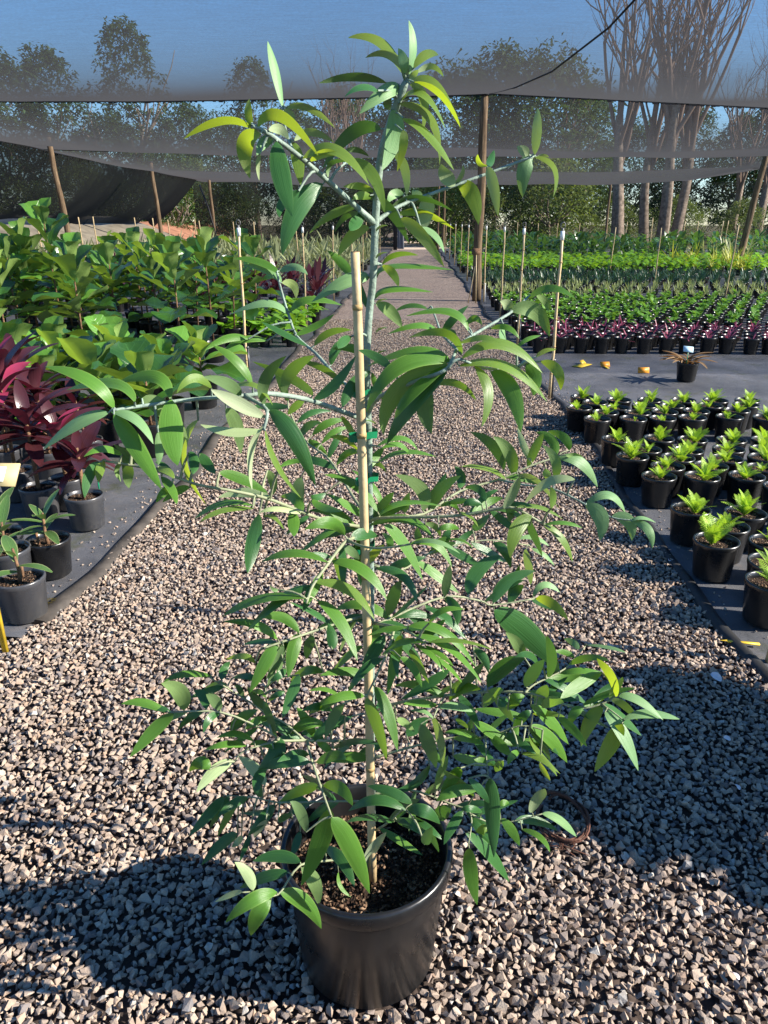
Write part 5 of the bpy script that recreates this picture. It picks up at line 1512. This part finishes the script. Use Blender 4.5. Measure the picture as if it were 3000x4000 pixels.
# branches: photograph pixel, distance along the path, then thickness at both ends
BR = [
 ('trunk', [(1458, 3430, 1.165), (1452, 3000, 1.165), (1450, 2600, 1.17), (1448, 2250, 1.175), (1444, 2000, 1.18), (1441, 1800, 1.18), (1438, 1640, 1.175), (1432, 1450, 1.17), (1440, 1250, 1.17), (1458, 1080, 1.17), (1466, 870, 1.17), (1484, 640, 1.16), (1512, 520, 1.15), (1545, 420, 1.14), (1586, 318, 1.13)], .0085, .0062, None),
 ('A', [(1462, 872, 1.17), (1330, 751, 1.12), (1180, 620, 1.07), (1060, 530, 1.03), (985, 490, 1.01)], .0068, .0042, 0),
 ('A2', [(1180, 618, 1.07), (1138, 574, 1.10), (1110, 480, 1.14), (1105, 419, 1.15)], .0036, .0026, 1),
 ('B', [(1467, 868, 1.17), (1560, 805, 1.20), (1700, 752, 1.24), (1900, 680, 1.27), (2085, 610, 1.29)], .0052, .0034, 0),
 ('C', [(1440, 1648, 1.175), (1330, 1605, 1.12), (1191, 1559, 1.05), (1044, 1537, .99), (956, 1545, .97), (750, 1560, .93), (540, 1588, .90), (445, 1602, .88)], .0072, .0034, 0),
 ('C2', [(956, 1545, .97), (1030, 1588, .94), (1044, 1620, .92), (1030, 1678, .91)], .0042, .0034, 4),
 ('D', [(1434, 1510, 1.17), (1346, 1500, 1.24), (1235, 1382, 1.38), (1161, 1315, 1.45), (1125, 1222, 1.48), (1095, 1120, 1.50), (1082, 1065, 1.50)], .0056, .0036, 0),
 ('E', [(1440, 1600, 1.17), (1489, 1546, 1.12), (1620, 1490, 1.08), (1748, 1439, 1.06), (1802, 1341, 1.12), (1989, 1225, 1.18), (2061, 1162, 1.22)], .0064, .0032, 0),
 ('E2', [(1748, 1439, 1.06), (1793, 1404, 1.06), (1900, 1440, 1.08), (2025, 1435, 1.12)], .0040, .0026, 7),
 ('E3', [(1800, 1380, 1.10), (1730, 1310, 1.20), (1705, 1250, 1.26), (1686, 1198, 1.28)], .0032, .0024, 7),
 ('F', [(1444, 2062, 1.18), (1300, 2040, 1.12), (1205, 2010, 1.06), (1054, 1951, 1.0), (911, 1918, .96), (768, 1892, .94), (600, 1835, .92), (412, 1801, .90)], .0052, .0026, 0),
 ('G', [(1444, 2030, 1.18), (1390, 1957, 1.26), (1323, 1847, 1.36), (1272, 1781, 1.42), (1191, 1720, 1.50), (1132, 1610, 1.55), (1125, 1566, 1.57)], .0050, .0028, 0),
 ('H', [(1444, 2035, 1.18), (1520, 2018, 1.22), (1654, 2008, 1.30), (1794, 1920, 1.38), (1948, 1873, 1.42), (2077, 1818, 1.44), (2178, 1784, 1.46)], .0052, .0028, 0),
 ('H2', [(1948, 1873, 1.42), (2042, 1893, 1.38), (2161, 1910, 1.34), (2287, 1970, 1.30), (2388, 2020, 1.28), (2464, 2032, 1.27)], .0036, .0024, 12),
 ('I', [(1444, 2040, 1.18), (1490, 2023, 1.16), (1765, 2016, 1.12), (1930, 1990, 1.11), (2010, 1985, 1.10), (2119, 2045, 1.10), (2150, 2062, 1.10)], .0050, .0026, 0),
 ('J', [(1446, 2092, 1.18), (1357, 2111, 1.08), (1281, 2203, 1.02), (1222, 2287, .98), (1197, 2357, .96)], .0052, .0032, 0),
 ('J2', [(1357, 2111, 1.08), (1420, 2135, 1.03), (1493, 2141, 1.0), (1603, 2126, .99)], .0038, .0026, 15),
 ('J3', [(1446, 2200, 1.18), (1560, 2230, 1.22), (1700, 2150, 1.30), (1900, 2110, 1.36), (2060, 2130, 1.38)], .0034, .0022, 0),
 ('K', [(1450, 2452, 1.17), (1530, 2413, 1.20), (1735, 2332, 1.27), (1875, 2347, 1.30), (1926, 2364, 1.31), (2086, 2339, 1.33)], .0046, .0026, 0),
 ('L', [(1450, 2432, 1.17), (1541, 2448, 1.06), (1600, 2470, 1.01), (1660, 2509, .98)], .0046, .0030, 0),
 ('L2', [(1541, 2448, 1.06), (1520, 2530, 1.02), (1470, 2640, .99), (1432, 2718, .98)], .0036, .0026, 19),
 ('M', [(1450, 2405, 1.17), (1370, 2420, 1.13), (1282, 2447, 1.08), (1112, 2504, 1.02), (1030, 2532, 1.0)], .0046, .0028, 0),
 ('N', [(1452, 2900, 1.165), (1350, 2896, 1.11), (1200, 2892, 1.05), (1093, 2892, 1.02), (1055, 2863, 1.0), (866, 2783, .96), (658, 2783, .94)], .0050, .0022, 0),
 ('N2', [(1187, 2891, 1.05), (1120, 2830, 1.06), (1046, 2788, 1.06), (942, 2721, 1.06), (819, 2646, 1.05)], .0032, .0020, 22),
 ('N3', [(1060, 2866, 1.0), (1045, 2780, 1.02), (1036, 2684, 1.04)], .0028, .0018, 22),
 ('N4', [(1200, 2892, 1.05), (1212, 2950, 1.01), (1251, 3068, .97), (1295, 3190, .95)], .0040, .0028, 22),
 ('N5', [(1093, 2892, 1.02), (960, 2930, .98), (915, 2975, .97)], .0030, .0020, 22),
 ('O', [(1452, 2802, 1.17), (1510, 2757, 1.15), (1738, 2717, 1.12), (1920, 2702, 1.10), (2082, 2711, 1.08), (2252, 2764, 1.07), (2350, 2750, 1.07), (2404, 2720, 1.08)], .0052, .0024, 0),
 ('O2', [(2050, 2708, 1.08), (2090, 2672, 1.10), (2207, 2612, 1.14), (2287, 2523, 1.18)], .0032, .0020, 27),
 ('O3', [(2350, 2750, 1.07), (2400, 2785, 1.05), (2436, 2814, 1.04)], .0026, .0020, 27),
 ('O4', [(1738, 2717, 1.12), (1715, 2755, 1.06), (1692, 2806, 1.03)], .0030, .0022, 27),
 ('P', [(1453, 2962, 1.165), (1581, 2925, 1.18), (1754, 2883, 1.20), (1896, 2880, 1.20), (2028, 2836, 1.20), (2120, 2850, 1.19)], .0044, .0022, 0),
 ('P2', [(1896, 2880, 1.20), (1900, 2960, 1.14), (1908, 3042, 1.10)], .0024, .0016, 31),
 ('Q', [(1453, 3132, 1.165), (1300, 3130, 1.20), (1094, 3135, 1.20), (991, 3115, 1.19), (881, 3108, 1.18)], .0040, .0022, 0),
 ('R', [(1455, 3332, 1.165), (1300, 3360, 1.06), (1173, 3380, .99), (1086, 3494, .95), (1010, 3484, .93), (944, 3486, .92)], .0042, .0020, 0),
 ('S', [(1454, 3252, 1.165), (1520, 3210, 1.10), (1580, 3162, 1.06), (1620, 3205, 1.02)], .0036, .0022, 0),
 ('T', [(1454, 3102, 1.165), (1600, 3085, 1.18), (1760, 3140, 1.17), (1839, 3180, 1.15), (1829, 3302, 1.10)], .0040, .0022, 0),
 ('U', [(1839, 3180, 1.15), (1920, 3215, 1.15), (1999, 3209, 1.15), (2118, 3179, 1.15)], .0028, .0018, 36),
]
def catmull(P, sub=4):
    out = []
    for i in range(len(P)-1):
        a, b_, c, d = P[max(0, i-1)], P[i], P[i+1], P[min(len(P)-1, i+2)]
        for k in range(sub):
            t = k/sub; out.append(.5*((2*b_)+(c-a)*t+(2*a-5*b_+4*c-d)*t*t+(3*b_-a-3*c+d)*t**3))
    out.append(P[-1].copy()); return out
BM = []; BOBJ = []; BPX = []
for nm, pts, r0, r1, par in BR:
    P3 = catmull([L3(x, y, Y) for x, y, Y in pts]); k = len(P3); mb_ = MB()
    if nm == 'trunk': P3[0].z = .20
    rad = [r0+(r1-r0)*i/(k-1) for i in range(k)]
    if nm == 'trunk': rad = [.0066-.0012*i/(k-1) for i in range(k)]; rad[-1] = .004
    else: rad = [.60*r*(1+.45*max(0, 1-i/2.5)) for i, r in enumerate(rad)]
    low = pts[0][1] > 1950 and nm != 'trunk'
    tube(mb_, P3, rad, 10 if nm == 'trunk' else 7, 0, rag=.05)
    BM.append((mb_, 'trunk' if nm == 'trunk' else 'branch', 'twig' if low else 'stem'))
    PX = [Vector((x, y)) for x, y, _ in pts]; BPX.append((PX, [Y for _, _, Y in pts]))
# the trunk's lower bark is brown: second material by height is handled by its own mesh
def nearest(px, py):
    best = None
    for bi, (PX, YY) in enumerate(BPX):
        for i in range(len(PX)-1):
            a, c = PX[i], PX[i+1]; d = c-a; t = max(0, min(1, (Vector((px, py))-a).dot(d)/max(1e-6, d.dot(d)))); q = a+d*t
            dist = (q-Vector((px, py))).length
            if best is None or dist < best[0]-1e-6: best = (dist, bi, q, YY[i]+(YY[i+1]-YY[i])*t)
    return best
LV = [l.split() for l in LEAVES.strip().splitlines()]
LV = [([float(v) for v in l[:7]], l[7]) for l in LV]
CAMP = Vector((0, 0, CAM_H))-PC
def leaf_mesh(bx, by, mx, my, tx, ty, w, cls, YB):
    yt = YB+random.uniform(-.07, .05); B = L3(bx, by, YB); T = L3(tx, ty, yt)
    Mid = L3(mx, my, (YB+yt)/2+random.uniform(-.012, .012)); C = Mid*2-(B+T)*.5
    n = 14; pts = [B*(1-t)**2+C*2*t*(1-t)+T*t*t for t in (i/n for i in range(n+1))]
    Ls = sum((pts[i+1]-pts[i]).length for i in range(n))
    dep = (Mid-CAMP).dot(Vector((-math.sin(YAW)*math.cos(PITCH), math.cos(YAW)*math.cos(PITCH), -math.sin(PITCH))))
    wa = .92*w*dep/FPX; wt = max(wa, min(.185*Ls, .033)) if cls != 'p' else max(wa, min(.23*Ls, .038))
    th0 = math.acos(max(.35, min(1, wa/wt)))
    best = None
    tm = (pts[n//2+1]-pts[n//2-1]).normalized(); vm = (CAMP-pts[n//2]).normalized(); s0 = tm.cross(vm).normalized()
    for sg in (1, -1):
        s = Quaternion(tm, th0*sg) @ s0; nz = s.cross(tm)
        sc = abs(nz.z)
        if best is None or sc > best[0]: best = (sc, sg, nz.z)
    th = th0*best[1]; V = []; U = []; c = 4; fold = random.uniform(-.10, .16); tw = random.uniform(-.25, .25); ph = random.uniform(0, 6)
    sgn = 1 if best[2] > 0 else -1
    for i in range(n+1):
        t = i/n; tg = (pts[min(n, i+1)]-pts[max(0, i-1)]).normalized(); v = (CAMP-pts[i]).normalized()
        s = Quaternion(tg, th+tw*(t-.5)) @ tg.cross(v).normalized(); nrm = s.cross(tg)*sgn
        hw = wt*.5*max(.03, (t**.62)*((1-t)**.80)/.378)
        if t < .05: hw = max(hw, .0011)
        hw = min(hw, wt*.5)
        for j in range(c+1):
            a = j/c*2-1
            V.append(pts[i]+s*(a*hw)+nrm*(abs(a)*hw*fold-.12*hw*a*a+.010*wt*math.sin(t*11+ph)*a)); U.append((j/c, t))
    F = []
    for i in range(n):
        for j in range(c):
            a = i*(c+1)+j; q = (a, a+1, a+c+2, a+c+1)
            F.append(q if sgn > 0 else q[::-1])
    return V, F, U, Ls*wt
built = []
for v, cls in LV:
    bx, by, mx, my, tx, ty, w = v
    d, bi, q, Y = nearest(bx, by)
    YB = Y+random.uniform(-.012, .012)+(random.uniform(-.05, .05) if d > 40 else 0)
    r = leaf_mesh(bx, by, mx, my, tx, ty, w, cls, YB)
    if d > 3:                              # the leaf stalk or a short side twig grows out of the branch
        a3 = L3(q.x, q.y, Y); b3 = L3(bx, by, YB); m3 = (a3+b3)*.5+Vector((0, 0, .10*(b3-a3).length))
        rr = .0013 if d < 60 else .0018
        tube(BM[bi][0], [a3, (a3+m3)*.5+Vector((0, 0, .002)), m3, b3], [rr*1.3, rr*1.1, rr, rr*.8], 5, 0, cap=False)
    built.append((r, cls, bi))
FILL = {'J': 6, 'J3': 8, 'K': 7, 'L': 4, 'L2': 3, 'M': 7, 'N': 7, 'N2': 4, 'O': 12, 'O2': 4, 'P': 9, 'Q': 6, 'S': 4, 'T': 7, 'I': 6, 'H': 5, 'G': 4, 'F': 5}
random.seed(303)
for bi, (bn, pts, r0, r1, par) in enumerate(BR):
    for _ in range(FILL.get(bn, 0)):
        i = random.randrange(len(pts)-1); f = random.random()
        x = pts[i][0]+(pts[i+1][0]-pts[i][0])*f; y = pts[i][1]+(pts[i+1][1]-pts[i][1])*f; Y = pts[i][2]+(pts[i+1][2]-pts[i][2])*f
        ax = math.atan2(pts[-1][1]-pts[0][1], pts[-1][0]-pts[0][0])+random.choice((-1, 1))*random.uniform(.3, 1.2); L = random.uniform(120, 210)
        tx, ty = x+L*math.cos(ax), y+L*math.sin(ax)*.8+random.uniform(0, 50)
        built.append((leaf_mesh(x, y, (x+tx)/2, (y+ty)/2-random.uniform(0, 16), tx, ty, random.uniform(22, 42), random.choice('dddn'), Y+random.uniform(0, .05)), 'd' if random.random() < .75 else 'n', bi))
for (mb_, nm, mt), (bn, pts, r0, r1, par) in zip(BM, BR):
    o = obj(nm, mb_.mesh(nm, M[mt]), tree_t); BOBJ.append(o)
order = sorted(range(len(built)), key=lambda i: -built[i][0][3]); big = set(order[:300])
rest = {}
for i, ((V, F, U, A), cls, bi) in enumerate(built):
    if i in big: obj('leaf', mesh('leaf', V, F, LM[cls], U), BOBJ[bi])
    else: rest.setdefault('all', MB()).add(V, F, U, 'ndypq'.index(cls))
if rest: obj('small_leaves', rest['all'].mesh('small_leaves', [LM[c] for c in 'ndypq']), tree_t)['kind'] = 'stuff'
# growing tip and leaf buds on the trunk
b = MB()
for k in range(6):
    blade(b, L3(1586, 322, 1.13), (random.uniform(-.4, .4), random.uniform(-.4, .4), 1), .03, .012, .1, 4, 0, None, .4)
for py in (905, 1010, 1190, 1300, 1390, 1660):
    blade(b, L3(1470-.0*py, py, 1.16), (random.choice((-1, 1))*.8, -.4, 1), .022, .010, .8, 4, 0, None, .5)
obj('bud', b.mesh('bud', M['leaf_pale']), tree_t)

# figs added out of view, standing in for what shades the lower right gravel
random.seed(91)
for x, y, H, lb in ((1.98, 1.52, .98, 'unseen fiddle leaf fig added for shade right of the path, nearest the tree'), (2.12, 1.86, 1.05, 'unseen fiddle leaf fig added for shade right of the path, behind the nearest one'), (2.35, 1.66, 1.0, 'unseen fiddle leaf fig added for shade right of the path, farthest from gravel')):
    fig(x, y, H, lb, 18)
